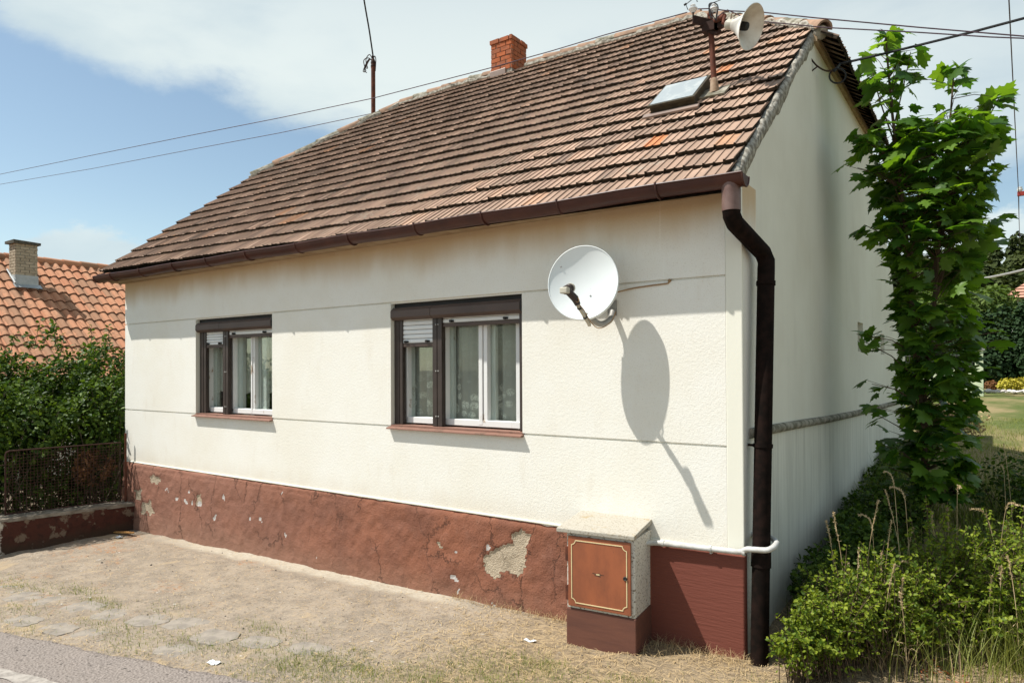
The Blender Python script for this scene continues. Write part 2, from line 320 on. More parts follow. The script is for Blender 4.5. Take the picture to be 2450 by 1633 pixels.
M_stone = simple('flat_paving_stone', (.30, .262, .218), (.21, .185, .157), 9, .95, .35, .1, bscale=8)
def leafmat(name, a, b, trans=.35, spec=.35, rough=.45, tcol=None):
    def f(t):
        ti = t.attr('tint'); c = t.mix(ti, a, b)
        p = pbsdf(t, c, rough, None, spec)
        tc = t.mix(1.0, c, (*(tcol or (1.5, 1.6, .7)), 1), 'MULTIPLY')
        tr = t.n('ShaderNodeBsdfTranslucent', None, {'Color': tc}).outputs[0]
        return t.n('ShaderNodeMixShader', None, {0: trans, 1: p, 2: tr}).outputs[0]
    return mat(name, f)
M_maple = leafmat('maple_leaf', (.030, .085, .013), (.125, .225, .024), .45, .45, .40, (2.3, 2.2, .6))
M_privet = leafmat('privet_leaf', (.060, .112, .012), (.26, .31, .032), .34, .2, .5, (1.5, 1.5, .7))
M_hedge = leafmat('hedge_leaf', (.026, .060, .009), (.115, .175, .022), .28, .2, .5, (1.5, 1.5, .7))
M_reddish = leafmat('dry_leaf', (.16, .075, .035), (.27, .13, .06), .2, .1, .8)
M_conifer = leafmat('thuja_foliage', (.012, .030, .009), (.024, .052, .014), .1, .2, .7)
M_forest = leafmat('forest_foliage', (.028, .043, .012), (.070, .085, .022), .12, .15, .7)
M_tree2 = leafmat('broadleaf_foliage', (.060, .105, .020), (.115, .16, .03), .25, .2, .6)
M_yellow = leafmat('yellow_foliage', (.34, .30, .03), (.48, .40, .05), .2, .2, .6)
M_straw = leafmat('straw', (.40, .285, .145), (.62, .47, .26), .2, .2, .7, (1, .95, .8))
M_drygrass = leafmat('dry_stalk', (.56, .43, .25), (.76, .62, .40), .3, .2, .7, (1, .95, .8))
M_grass = leafmat('green_blade', (.085, .12, .022), (.26, .27, .065), .3, .25, .5)
M_bark = simple('bark', (.11, .085, .055), (.07, .055, .04), 20, .9, .4)
M_twig = simple('twig', (.11, .07, .042), (.07, .05, .032), 20, .8, .2)
M_paper = simple('white_paper', (.72, .74, .74), (.62, .64, .66), 12, .8, .2)
M_wood = simple('orange_wood', (.50, .27, .09), (.38, .19, .06), 15, .7, .2)
M_pebble = simple('dark_pebble', (.06, .052, .045), (.10, .09, .075), 30, .9, .3)
M_redpaint = simple('red_painted_steel', (.30, .035, .025), (.22, .03, .02), 10, .5, .1)
M_green_post = simple('pale_green_paint', (.56, .62, .42), (.50, .56, .38), 4, .85, .1)
M_iron = simple('black_iron', (.02, .02, .02), (.035, .03, .028), 10, .5, .1)
M_rock = simple('white_rock', (.62, .58, .54), (.42, .38, .34), 6, .9, .4)
M_redstraw = leafmat('red_litter', (.40, .12, .05), (.50, .18, .08), .1, .1, .8)
M_greyroof = simple('grey_roof', (.15, .14, .15), (.20, .18, .19), 6, .9)

# ------------------------------------------------------------------ object helpers
def link(o): COL.objects.link(o); return o
def tag(o, label=None, cat=None, group=None, kind=None):
    if label: o['label'] = label
    if cat: o['category'] = cat
    if group: o['group'] = group
    if kind: o['kind'] = kind
    return o
def thing(name, label, cat, loc=(0, 0, 0), group=None):
    o = bpy.data.objects.new(name, None); o.empty_display_size = .1; o.location = loc
    return tag(link(o), label, cat, group)
def root_loc(p):
    while p.parent: p = p.parent
    return Vector(p.location)
def np_mesh(name, V, F, mats, parent=None, loc=None, attrs=None, mi=None, smooth=False):
    """V Nx3 world coords (modelling units), F MxK or list of lists"""
    V = np.asarray(V, float)
    off = np.array(root_loc(parent)) if parent is not None else np.array(loc if loc is not None else (0, 0, 0), float)
    me = bpy.data.meshes.new(name)
    if isinstance(F, np.ndarray):
        n, k = F.shape
        me.vertices.add(len(V)); me.vertices.foreach_set('co', (V-off).astype(np.float32).ravel())
        me.loops.add(n*k); me.loops.foreach_set('vertex_index', F.astype(np.int32).ravel())
        me.polygons.add(n); me.polygons.foreach_set('loop_start', np.arange(0, n*k, k, dtype=np.int32))
        me.update(calc_edges=True)
    else:
        me.from_pydata((V-off).tolist(), [], F); me.update()
    for mt in (mats if isinstance(mats, (list, tuple)) else [mats]): me.materials.append(mt)
    if mi is not None: me.polygons.foreach_set('material_index', np.asarray(mi, np.int32))
    if smooth: me.polygons.foreach_set('use_smooth', np.ones(len(me.polygons), bool))
    for k_, a in (attrs or {}).items():
        at = me.attributes.new(k_, 'FLOAT', 'POINT'); at.data.foreach_set('value', np.asarray(a, np.float32))
    me.validate(); me.update()
    o = link(bpy.data.objects.new(name, me))
    if parent is not None: o.parent = parent
    else: o.location = off
    return o
class MB:
    def __init__(s): s.v = []; s.f = []; s.mi = []; s.t = []; s.cur = .5; s.m = 0
    def add(s, vs, fs, m=None):
        b = len(s.v); s.v += [tuple(p) for p in vs]; s.t += [s.cur]*len(vs)
        for f in fs: s.f.append([i+b for i in f]); s.mi.append(s.m if m is None else m)
    def box(s, x0, x1, y0, y1, z0, z1, M=None, jit=0):
        P = [Vector((x, y, z)) for z in (z0, z1) for y in (y0, y1) for x in (x0, x1)]
        if jit: P = [p+Vector([random.uniform(-jit, jit) for _ in range(3)]) for p in P]
        if M is not None: P = [M @ p for p in P]
        s.add(P, [(0, 2, 3, 1), (4, 5, 7, 6), (0, 1, 5, 4), (2, 6, 7, 3), (0, 4, 6, 2), (1, 3, 7, 5)])
    def prism(s, poly, x0, x1, axis='x'):
        f = {'x': lambda a, b, e: (e, a, b), 'y': lambda a, b, e: (a, e, b), 'z': lambda a, b, e: (a, b, e)}[axis]
        n = len(poly); P = [f(a, b, x0) for a, b in poly]+[f(a, b, x1) for a, b in poly]
        s.add(P, [tuple(range(n)), tuple(range(2*n-1, n-1, -1))]+[(i, i+n, (i+1) % n+n, (i+1) % n) for i in range(n)])
    def tube(s, pts, r, n=10, cap=True, flat=None):
        pts = [Vector(p) for p in pts]; rr = r if isinstance(r, (list, tuple)) else [r]*len(pts)
        prev = None; rings = []
        for i, p in enumerate(pts):
            t = (pts[min(i+1, len(pts)-1)]-pts[max(i-1, 0)]).normalized()
            if prev is None: a = t.orthogonal().normalized()
            else: a = (prev-t*prev.dot(t)); a = a.normalized() if a.length > 1e-6 else t.orthogonal().normalized()
            prev = a; b_ = t.cross(a)
            rings.append([p+(a*math.cos(2*math.pi*k/n)+b_*math.sin(2*math.pi*k/n))*rr[i] for k in range(n)])
        P = [q for rg in rings for q in rg]; F = []
        for i in range(len(pts)-1):
            for k in range(n): F.append((i*n+k, i*n+(k+1) % n, (i+1)*n+(k+1) % n, (i+1)*n+k))
        if cap: F += [tuple(range(n-1, -1, -1)), tuple(range((len(pts)-1)*n, len(pts)*n))]
        s.add(P, F)
    def lathe(s, base, axis, prof, n=24, close=False):
        """prof: list of (dist along axis, radius)"""
        axis = Vector(axis).normalized(); a = axis.orthogonal().normalized(); b_ = axis.cross(a); base = Vector(base)
        P = [base+axis*h+(a*math.cos(2*math.pi*k/n)+b_*math.sin(2*math.pi*k/n))*r for h, r in prof for k in range(n)]
        F = [(i*n+k, i*n+(k+1) % n, (i+1)*n+(k+1) % n, (i+1)*n+k) for i in range(len(prof)-1) for k in range(n)]
        if close: F += [tuple(range(n-1, -1, -1)), tuple(range((len(prof)-1)*n, len(prof)*n))]
        s.add(P, F)
    def build(s, name, mats, parent=None, loc=None, smooth=False, bevel=0, tint=False):
        o = np_mesh(name, s.v, s.f, mats, parent, loc, {'tint': s.t} if tint else None, s.mi)
        if smooth:
            o.data.polygons.foreach_set('use_smooth', np.ones(len(o.data.polygons), bool))
            try:
                md = o.modifiers.new('edge', 'EDGE_SPLIT'); md.split_angle = R(40)
            except Exception: pass
        if bevel:
            md = o.modifiers.new('bevel', 'BEVEL'); md.width = bevel; md.segments = 2; md.limit_method = 'ANGLE'; md.angle_limit = R(40)
        return o
def sag(p, q, drop, n=24):
    p, q = Vector(p), Vector(q)
    return [p.lerp(q, i/n)-Vector((0, 0, 4*drop*(i/n)*(1-i/n))) for i in range(n+1)]
def smoothpath(pts, n=6):
    P = [Vector(p) for p in pts]; P = [P[0]]+P+[P[-1]]; o = []
    for i in range(1, len(P)-2):
        for k in range(n):
            t = k/n; a, b_, c, d_ = P[i-1], P[i], P[i+1], P[i+2]
            o.append(.5*((2*b_)+(c-a)*t+(2*a-5*b_+4*c-d_)*t*t+(3*b_-a-3*c+d_)*t**3))
    o.append(P[-2]); return o
def vnoise(x, y, seed=0):
    """cheap smooth value noise on arrays"""
    r = np.random.default_rng(seed).random((64, 64)); xi = np.floor(x).astype(int); yi = np.floor(y).astype(int); fx = x-xi; fy = y-yi
    fx = fx*fx*(3-2*fx); fy = fy*fy*(3-2*fy); g_ = lambda a, b_: r[a % 64, b_ % 64]
    return (g_(xi, yi)*(1-fx)+g_(xi+1, yi)*fx)*(1-fy)+(g_(xi, yi+1)*(1-fx)+g_(xi+1, yi+1)*fx)*fy
def fbm(x, y, oct=4, seed=0):
    x = np.asarray(x, float); y = np.asarray(y, float); o = 0; a = .5
    for k in range(oct): o = o+a*vnoise(x*2**k, y*2**k, seed+k); a *= .5
    return o

# ------------------------------------------------------------------ terrain
def H(x, y):
    x = np.asarray(x, float); y = np.asarray(y, float)
    h = .0245*np.clip(x, -8, 0)
    t = np.clip((y-.6)/6.5, 0, 1); t = t*t*(3-2*t); k = np.clip((x+.3)/.3, 0, 1)
    h = h+k*t*.52+k*np.clip((y-9)/40, 0, 1)*.28
    h = h+k*.09*np.exp(-((x-1.1)**2/1.2+(y-1.0)**2/.35))
    return h
def Hs(x, y): return float(H(x, y))
def axis(parts):
    o = []
    for a, b_, n in parts: o += list(np.linspace(a, b_, n, endpoint=False))
    return np.array(o+[parts[-1][1]])
def grid_mesh(name, xs, ys, zf, mats, **kw):
    Xg, Yg = np.meshgrid(xs, ys); Zg = zf(Xg, Yg); nx, ny = len(xs), len(ys)
    V = np.stack([Xg, Yg, Zg], -1).reshape(-1, 3); i = np.arange(nx*ny).reshape(ny, nx)
    F = np.stack([i[:-1, :-1], i[:-1, 1:], i[1:, 1:], i[1:, :-1]], -1).reshape(-1, 4)
    return np_mesh(name, V, F, mats, smooth=True, **kw)
xs = axis([(-600, -40, 10), (-40, -8, 24), (-8, 3, 260), (3, 12, 30), (12, 60, 16), (60, 600, 10)])
ys = axis([(-400, -20, 6), (-20, -3.2, 14), (-3.2, 1.2, 110), (1.2, 8, 60), (8, 60, 40), (60, 900, 10)])
def zg(x, y):
    near = np.exp(-np.clip(np.abs(y+.8)-1.8, 0, 9)**2)
    return H(x, y)+near*((fbm(x*5, y*5, 4, 3)-.47)*.035+(fbm(x*22, y*22, 2, 9)-.37)*.010)
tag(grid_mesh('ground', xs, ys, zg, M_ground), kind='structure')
def edge_y(x): return -1.764+.2155*(x+2.213)
rx = np.linspace(-7.5, 1.5, 300); rows = []
rxx = np.concatenate([[-300, -60, -20], rx, [6, 20, 60, 300]])
e0 = edge_y(np.clip(rxx, -60, 60))+(fbm(rxx*4, rxx*0+.5, 5, 21)-.47)*.10
tt = np.array([0, .02, .05, .1, .2, .4, .7, 1.1, 1.6, 2.5, 4, 7.0]); V = []
for k, a in enumerate(tt):
    yy = e0-a; V.append(np.stack([rxx, yy, H(rxx, yy)+np.where(k == 0, -.012, .022)*np.ones_like(rxx)], -1))
V = np.array(V).reshape(-1, 3); i = np.arange(len(tt)*len(rxx)).reshape(len(tt), len(rxx))
F = np.stack([i[1:, :-1], i[1:, 1:], i[:-1, 1:], i[:-1, :-1]], -1).reshape(-1, 4)
tag(np_mesh('road', V, F, M_asphalt), kind='structure')
mxs = np.linspace(-9, 0, 160); mv = []
for s_ in (0, 1):
    yy = edge_y(mxs)-.42-.09*s_+(fbm(mxs*7, mxs*0+s_*3, 4, 31)-.47)*.05; mv.append(np.stack([mxs, yy, H(mxs, yy)+.0265], -1))
mv = np.array(mv).reshape(-1, 3); i = np.arange(320).reshape(2, 160)
tag(np_mesh('road_marking', mv, np.stack([i[1, :-1], i[1, 1:], i[0, 1:], i[0, :-1]], -1), M_mark), kind='structure')

# ------------------------------------------------------------------ house
L = 7.349; ZT = 2.80
house = thing('house', 'cream rendered house with brown clay tile roof and peeling red brown plinth', 'house', (0, 0, 0))
W1 = (-2.885, -1.567, 1.217, 2.235); W2 = (-5.812, -4.480, 1.213, 2.235)
ZL, ZU = 1.226, 2.243
b = MB()
zb, yc = -.3, .014
for (x0, x1, z0, z1) in [(-L, 0, zb, W1[2]), (-L, 0, W1[3], ZT), (-L, W2[0], W1[2], W1[3]), (W2[1], W1[0], W1[2], W1[3]), (W1[1], 0, W1[2], W1[3])]:
    b.box(x0, x1, yc, .30, z0, z1)
gp = .007
xr = -.100
for (x0, x1, z0, z1) in [(-L, xr, .585, ZL-gp), (-L, W2[0], ZL+gp, ZU-gp), (W2[1], W1[0], ZL+gp, ZU-gp), (W1[1], xr, ZL+gp, ZU-gp), (-L, xr, ZU+gp, ZT)]:
    b.box(x0, x1, 0, .02, z0, z1)
fwall = b.build('front_wall', M_render, house)
b = MB(); b.box(xr, 0, -.002, .02, .585, ZT); b.build('corner_pilaster', M_smooth, house, bevel=.006)
# gable wall with two small niches
b = MB()
def top(y):
    if y < 2.03: return 2.83+(4.43-2.83)*y/2.03
    if y < 5.37: return 4.43
    if y < 7.4: return 4.43-(y-5.37)*.78
    return 2.75
def slabp(y0, y1, x0, x1, z0=None, z1=None):
    ks = [y0]+[k for k in (2.03, 5.37, 7.399, 7.401) if y0 < k < y1]+[y1]
    poly = [(y0, z0 if z0 is not None else -.3), (y1, z0 if z0 is not None else -.3)]
    poly += [(k, z1 if z1 is not None else top(k)) for k in reversed(ks)]
    b.prism(poly, x0, x1)
NI = [(4.15, 4.52, 1.86, 2.18), (5.98, 6.35, 1.85, 2.12)]
slabp(.02, NI[0][0], -.26, -.001); slabp(NI[0][1], NI[1][0], -.26, -.001); slabp(NI[1][1], 8.92, -.26, -.001)
for y0, y1, z0, z1 in NI:
    slabp(y0, y1, -.26, -.001, None, z0); slabp(y0, y1, -.26, -.001, z1, None); slabp(y0, y1, -.26, -.17, z0, z1)
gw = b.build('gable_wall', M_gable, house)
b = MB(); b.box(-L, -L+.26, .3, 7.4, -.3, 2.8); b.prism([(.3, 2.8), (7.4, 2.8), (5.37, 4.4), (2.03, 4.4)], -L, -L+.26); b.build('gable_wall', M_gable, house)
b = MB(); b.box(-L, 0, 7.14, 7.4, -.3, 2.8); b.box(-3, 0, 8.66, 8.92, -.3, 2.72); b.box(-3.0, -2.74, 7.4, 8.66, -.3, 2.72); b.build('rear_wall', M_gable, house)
# rounded ledge on the gable
pts = smoothpath([(.004, .12, 1.300), (.004, .6, 1.289), (.004, 1.6, 1.262), (.004, 2.55, 1.234), (.004, 4.5, 1.192), (.004, 6.76, 1.165), (.004, 8.85, 1.14)], 8)
b = MB(); b.tube(pts, .032, 10); b.build('ledge', M_ridge_moss, house, smooth=True)
for yy in (1.55, 2.62, 4.2):
    pass
# plinth with real undulation, bevelled top and attribute-driven flaking
nx, nz = 560, 50
px_ = np.linspace(-L-.012, .006, nx); t_ = np.linspace(0, 1, nz); Xp, Tp = np.meshgrid(px_, t_)
zbot = .0245*Xp-.10; ztop = .604+.004*(fbm(Xp*9, Xp*0, 3, 5)-.4); Zp = zbot+(ztop-zbot)*Tp
old = np.clip((-.62-Xp)/.06, 0, 1)
und = (fbm(Xp*2.2, Zp*2.2, 4, 11)-.47)*.030*old+(fbm(Xp*11, Zp*11, 3, 15)-.43)*.016*old
bul = .028*np.clip((-4.5-Xp)/2.8, 0, 1)*(1-Tp)**1.6+.006*(1-Tp)
topb = np.clip((Tp-.93)/.07, 0, 1)**2*.016
lip = np.where((Zp > .548) & (Zp < .556), -.006, 0)*old*np.clip((-2-Xp)/.3, 0, 1)
Yp = -.020-bul-und+topb-lip*1.0
def inpoly(poly, X_, Z_):
    ins = np.zeros(X_.shape, bool); n = len(poly)
    for k in range(n):
        (x1, z1), (x2, z2) = poly[k], poly[(k+1) % n]
        c = ((z1 > Z_) != (z2 > Z_)) & (X_ < (x2-x1)*(Z_-z1)/((z2-z1) or 1e-9)+x1); ins ^= c
    return ins
jx = Xp+(fbm(Xp*14, Zp*14, 4, 41)-.47)*.11; jz = Zp+(fbm(Xp*14, Zp*14, 4, 47)-.47)*.11
peel = np.zeros_like(Xp)
for poly in [[(-1.935, .287), (-1.854, .308), (-1.774, .402), (-1.673, .444), (-1.607, .515), (-1.489, .505), (-1.522, .368), (-1.576, .227), (-1.642, .207), (-1.719, .23), (-1.798, .167), (-1.889, .211)],
             [(-6.756, .493), (-6.496, .501), (-6.51, .416), (-6.714, .39)], [(-7.055, .3), (-6.883, .302), (-6.94, .195), (-7.026, .179)], [(-6.911, .169), (-6.659, .189), (-6.645, .049), (-6.926, .045)],
             [(-2.40, .325), (-2.33, .33), (-2.27, .30), (-2.35, .298)], [(-5.74, .35), (-5.66, .35), (-5.68, .24), (-5.76, .25)]]:
    peel[inpoly(poly, jx, jz)] = 1
white = np.zeros_like(Xp)
for (x0, z0, a, c) in [(-5.955, .266, .03, .03), (-5.845, .278, .03, .03), (-5.70, .265, .035, .03), (-5.23, .37, .025, .03), (-4.31, .51, .02, .018), (-4.80, .215, .03, .02), (-4.66, .224, .03, .02), (-5.41, .18, .02, .025), (-6.15, .285, .03, .025),
                       (-3.78, .018, .025, .015), (-2.19, .086, .028, .028), (-2.128, .021, .014, .03), (-1.833, -.03, .02, .012), (-1.80, -.035, .014, .012), (-2.163, .289, .02, .01), (-4.26, .131, .02, .02), (-5.9, .37, .02, .02), (-6.35, .36, .03, .012), (-1.845, .375, .035, .045)]:
    white[((jx-x0)/a)**2+((jz-z0)/c)**2 < .75] = 1
Yp = Yp+np.clip(peel, 0, 1)*.009+white*.004
V = np.stack([Xp, Yp, Zp], -1).reshape(-1, 3); i = np.arange(nx*nz).reshape(nz, nx)
F = np.stack([i[:-1, :-1], i[:-1, 1:], i[1:, 1:], i[1:, :-1]], -1).reshape(-1, 4)
# returns: top edge back to the wall and right end cap
tv = V.reshape(nz, nx, 3)[-1].copy(); tv[:, 1] = .012; rv = V.reshape(nz, nx, 3)[:, -1].copy(); rv[:, 1] = .03
lv = V.reshape(nz, nx, 3)[:, 0].copy(); lv[:, 1] = .2
V2 = np.concatenate([V, tv, rv, lv]); nt = len(V); j = np.arange(nx-1); F2 = np.stack([i[-1, :-1], i[-1, 1:], nt+j+1, nt+j], -1); k = np.arange(nz-1)
F3 = np.stack([i[:-1, -1], nt+nx+k, nt+nx+k+1, i[1:, -1]], -1); F4 = np.stack([nt+nx+nz+k, i[:-1, 0], i[1:, 0], nt+nx+nz+k+1], -1)
pad = np.zeros(nx+2*nz)
np_mesh('plinth', V2, np.concatenate([F, F2, F3, F4]), M_plinth, house, attrs={'peel': np.concatenate([peel.ravel(), pad]), 'white': np.concatenate([white.ravel(), pad])}, smooth=True)
b = MB(); b.box(-L-.004, xr, -.012, .012, .6045, .618); b.build('drip_edge', M_smooth, house, bevel=.004)

# ---- roof
def tile_field(mb, O, U, V_, N, u0, u1, colw, rows, ex, vmax, rnd, tintf, prof, hf=.036, hb=.006, th=.026, stag=.5, jv=.007, curve=None, uj=0.0):
    O, U, V_, N = map(Vector, (O, U, V_, N))
    for r in range(rows):
        v0 = r*ex; off = rnd.uniform(-stag, stag)*colw; nc = int((u1-u0)/colw)+3
        wav = rnd.uniform(0, 6); u1r = u1+rnd.uniform(-uj, uj*.6)
        for c in range(-1, nc):
            a = u0+c*colw+off; uc = a+colw/2
            if uc < u0-.3*colw or uc > u1+.3*colw: continue
            vm = vmax(uc)
            vs = v0+rnd.uniform(-jv, jv)+.006*math.sin(uc*1.3+wav)
            if vs > vm-.03: continue
            ve = min(v0+ex*1.15, vm+.02); f_ = hf+rnd.uniform(-.003, .005); skew = rnd.uniform(-.006, .006); rl = rnd.uniform(-.004, .004)
            tip = O+U*uc+V_*(v0+ex*.5); mb.cur = tintf(tip, rnd)
            P = []; n = len(prof)
            for (uf, hn) in prof:
                uu = max(u0, min(u1r, a+uf*colw)); P.append(O+U*uu+V_*(vs+skew*(uf-.5)+(curve(uf) if curve else 0))+N*(f_+hn+rl*(uf-.5)*2))
            fr = (ve-vs)/(ex*1.15)
            for (uf, hn) in prof:
                uu = max(u0, min(u1r, a+uf*colw)); P.append(O+U*uu+V_*ve+N*(f_+(hb-f_)*fr+hn))
            for q in range(n): P.append(P[q]-N*th+V_*.004)
            F = []
            base = len(mb.v); mb.add(P, [])
            for q in range(n-1):
                mb.f.append([base+q, base+q+1, base+n+q+1, base+n+q]); mb.mi.append(0)
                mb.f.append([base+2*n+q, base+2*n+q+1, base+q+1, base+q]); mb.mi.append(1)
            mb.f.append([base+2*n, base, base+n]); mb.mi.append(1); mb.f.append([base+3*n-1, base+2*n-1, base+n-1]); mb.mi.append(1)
PROF = [(0, -.005), (.03, .006), (.11, .006), (.14, -.003), (.52, .0), (.545, .005), (.60, .005), (.625, -.002), (1.0, -.003)]
sl = math.atan(.78); cs, sn = math.cos(sl), math.sin(sl)
U = Vector((1, 0, -.0147)).normalized(); Vv = Vector((0, cs, sn)); N = U.cross(Vv).normalized()
if N.z < 0: N = -N
RO = Vector((0, -.205, 2.905-.205*.78))
prof_pts = [(-7.70, 1.62), (-7.50, 1.84), (-6.10, 3.45), (-5.1, 3.58), (-3.9, 3.54), (-1.50, 3.53), (.05, 2.04), (.3, 1.95)]
def ymax(x):
    for (xa, ya), (xb, yb) in zip(prof_pts, prof_pts[1:]):
        if xa <= x <= xb: return ya+(yb-ya)*(x-xa)/(xb-xa)
    return 1.9
BRIGHT = [((-.704, .443, 3.261), .985), ((-.565, 1.633, 4.187), .97), ((-1.702, 2.089, 4.559), .93), ((-.863, 2.188, 4.625), .91), ((-.93, 1.49, 4.08), .94), ((-.81, 1.46, 4.05), .92), ((-.129, .322, 3.158), .90), ((-4.496, .251, 3.167), .90), ((-5.146, 2.455, 4.895), .88)]
def tint_main(p, rnd):
    for q, tv_ in BRIGHT:
        if (Vector(q)-p).length < .095: return tv_
    v_ = min(.84, max(.02, rnd.gauss(.5, .15)))
    if rnd.random() < .012: v_ = rnd.uniform(.86, .91)
    return v_
rnd = random.Random(3)
mb = MB()
tile_field(mb, RO, U, Vv, N, -7.515, -.018, .125, 22, .239, lambda u: (ymax(u)+.205)/cs, rnd, tint_main, PROF, uj=.022)
roof = mb.build('roof', [M_tile, M_tile_edge], house, tint=True)
# right-hand hip facet: eave over the gable top, rises towards the ridge end
Uh = Vector((0, 1, 0)); Vh = Vector((-1.56, 0, 1.225)).normalized(); Nh = Uh.cross(Vh).normalized()
if Nh.z < 0: Nh = -Nh
HO = Vector((.06, 2.03, 4.455))-Vh*.14
hl = math.hypot(1.56, 1.225)
mb = MB()
tile_field(mb, HO, Uh, Vh, Nh, -.02, 3.36, .125, 10, .239, lambda u: .14+hl*min(max(u+.05, 0)/1.55, max(3.3-u, 0)/1.75), rnd, lambda p, r: min(.6, max(.02, r.gauss(.3, .15))), PROF)
mb.build('roof', [M_tile, M_tile_edge], house, tint=True)
# decking under the tiles and the far slopes
def P3(x, y=None):
    y = ymax(x) if y is None else y
    return Vector((x, y, 2.905-.0147*x+.78*y-.012))
b = MB(); fx = [-7.50]+[a for a, _ in prof_pts[2:6]]+[-.04]
lo = [P3(x, -.20) for x in fx]; hi = [P3(x) for x in fx]
b.add(lo+hi, [(i_, i_+1, len(fx)+i_+1, len(fx)+i_) for i_ in range(len(fx)-1)])
b.add([p-Vector((0, 0, .05)) for p in lo+hi], [(i_, len(fx)+i_, len(fx)+i_+1, i_+1) for i_ in range(len(fx)-1)])
b.build('roof_deck', M_tile_edge, house)
b = MB(); rr0 = [-6.10, -5.1, -3.9, -1.50]; hi2 = [Vector((-7.45, 5.35, 4.42))]+[P3(x)+Vector((0, .02, .02)) for x in rr0]+[Vector((-.03, 5.35, 4.42))]; fx = [-7.45]+rr0+[-.03]; bk = [Vector((x, 7.6, 2.72)) for x in fx]
b.add(hi2+bk, [(i_, i_+1, len(fx)+i_+1, len(fx)+i_) for i_ in range(len(fx)-1)])
b.add([Vector((-7.53, 1.84, 4.43)), Vector((-7.53, 5.35, 4.42)), P3(-6.10)], [(0, 2, 1)]); b.add([Vector((.05, 2.05, 4.42)), Vector((.05, 5.33, 4.42)), P3(-1.50)], [(0, 1, 2)])
b.box(-3.05, .06, 7.4, 9.0, 2.72, 2.80)
b.cur = .4; b.build('rear_roof', [M_tile], house, tint=True)
# cream boards along the gable top
b = MB(); b.box(-.02, .030, 2.02, 5.4, 4.395, 4.452)
b.build('verge_board', M_soffit, house)
# verge mortar up the right rake: lumpy strip
ns = 220; V = []
for i_ in range(ns):
    y = -.20+2.26*i_/(ns-1); z = 2.905+.78*y; ya = np.array([y])
    lumps = float(fbm(ya*8, ya*0+.3, 4, 61)[0]-.47); l2_ = float(fbm(ya*20, ya*0+3.3, 3, 65)[0]-.44); dn = .085+.16*float(fbm(ya*4, ya*0+2.3, 4, 71)[0]-.40)
    wv = .010+.022*max(0, lumps+.2)
    V += [(-.05, y, z-.02), (-.022+.04*lumps, y, z-.002+.035*l2_), (-.012+.03*l2_, y, z-.006+.025*l2_), (-.002+.01*l2_, y, z-.018+.02*l2_), (.004+wv*.25, y, z-.034+.02*lumps), (.006, y, z-.06), (.003, y, z-dn), (-.02, y, z-dn-.012)]
F = [[i_*8+k_, i_*8+k_+1, (i_+1)*8+k_+1, (i_+1)*8+k_] for i_ in range(ns-1) for k_ in range(7)]
np_mesh('verge_mortar', V, F, M_mortar, house, smooth=True)
# ridge and hip caps
b = MB()
def caps(p, q, n, r=.072, lift=.02, flip=False):
    p, q = Vector(p), Vector(q); ax = (q-p).normalized(); seg = (q-p).length/n; side = ax.cross(Vector((0, 0, 1))).normalized(); upv = side.cross(ax).normalized()
    for i_ in range(n):
        a = p+ax*seg*(i_-.06)+Vector((0, 0, random.uniform(-.008, .012))); c_ = p+ax*seg*(i_+1.06)+Vector((0, 0, random.uniform(-.008, .008)))
        b.cur = random.random(); mi = 1 if random.random() < .3 else 0
        r0, r1 = r*1.12, r*.92; P = []
        for (o_, rr) in ((a, r0), (c_, r1), (a, r0-.016), (c_, r1-.016)):
            for k_ in range(9):
                th = math.pi*(k_/8); P.append(o_+side*math.cos(th)*rr+upv*(math.sin(th)*rr+lift-.02))
        F_ = [(k_, k_+1, 9+k_+1, 9+k_) for k_ in range(8)]+[(k_+1, k_, 18+k_, 18+k_+1) for k_ in range(8)]+[(18+k_+1, 18+k_, 27+k_, 27+k_+1) for k_ in range(8)]+[(9+k_, 9+k_+1, 27+k_+1, 27+k_) for k_ in range(8)]
        b.add(P, F_, mi)
top_ = lambda x: P3(x)+Vector((0, .02, .035))
caps(top_(-7.50), top_(-6.10), 7); caps(top_(-6.10), top_(-5.1), 4); caps(top_(-5.1), top_(-4.36), 3); b.build('ridge', [M_ridge, M_ridge_moss], roof, smooth=True); b = MB(); caps(top_(-3.84), top_(-1.50), 9); b.m = 1; b.lathe((.068, 2.04, 4.46), (-1, .9, .75), [(0, 0), (.0, .03), (.005, .055), (.03, .062), (.05, .05)], 12); b.m = 0; caps(Vector((.075, 2.03, 4.475)), top_(-1.50)-Vector((0, 0, .01)), 8, .066)
b.build('ridge', [M_ridge, M_ridge_moss], roof, smooth=True)
# bedding mortar below the caps (front side)
b = MB()
for (xa, xb) in ((-7.5, -6.1), (-6.1, -5.1), (-5.1, -4.4), (-3.86, -1.5), (-1.5, .03)):
    n_ = int(abs(xb-xa)/.06); pl = []
    for i_ in range(n_+1):
        x = xa+(xb-xa)*i_/n_; pl.append(P3(x)+Vector((0, -.055, .0+random.uniform(-.006, .01))))
    b.tube(pl, [.032+random.uniform(-.012, .014) for _ in pl], 7)
b.build('ridge_mortar', M_mortar, roof, smooth=True)
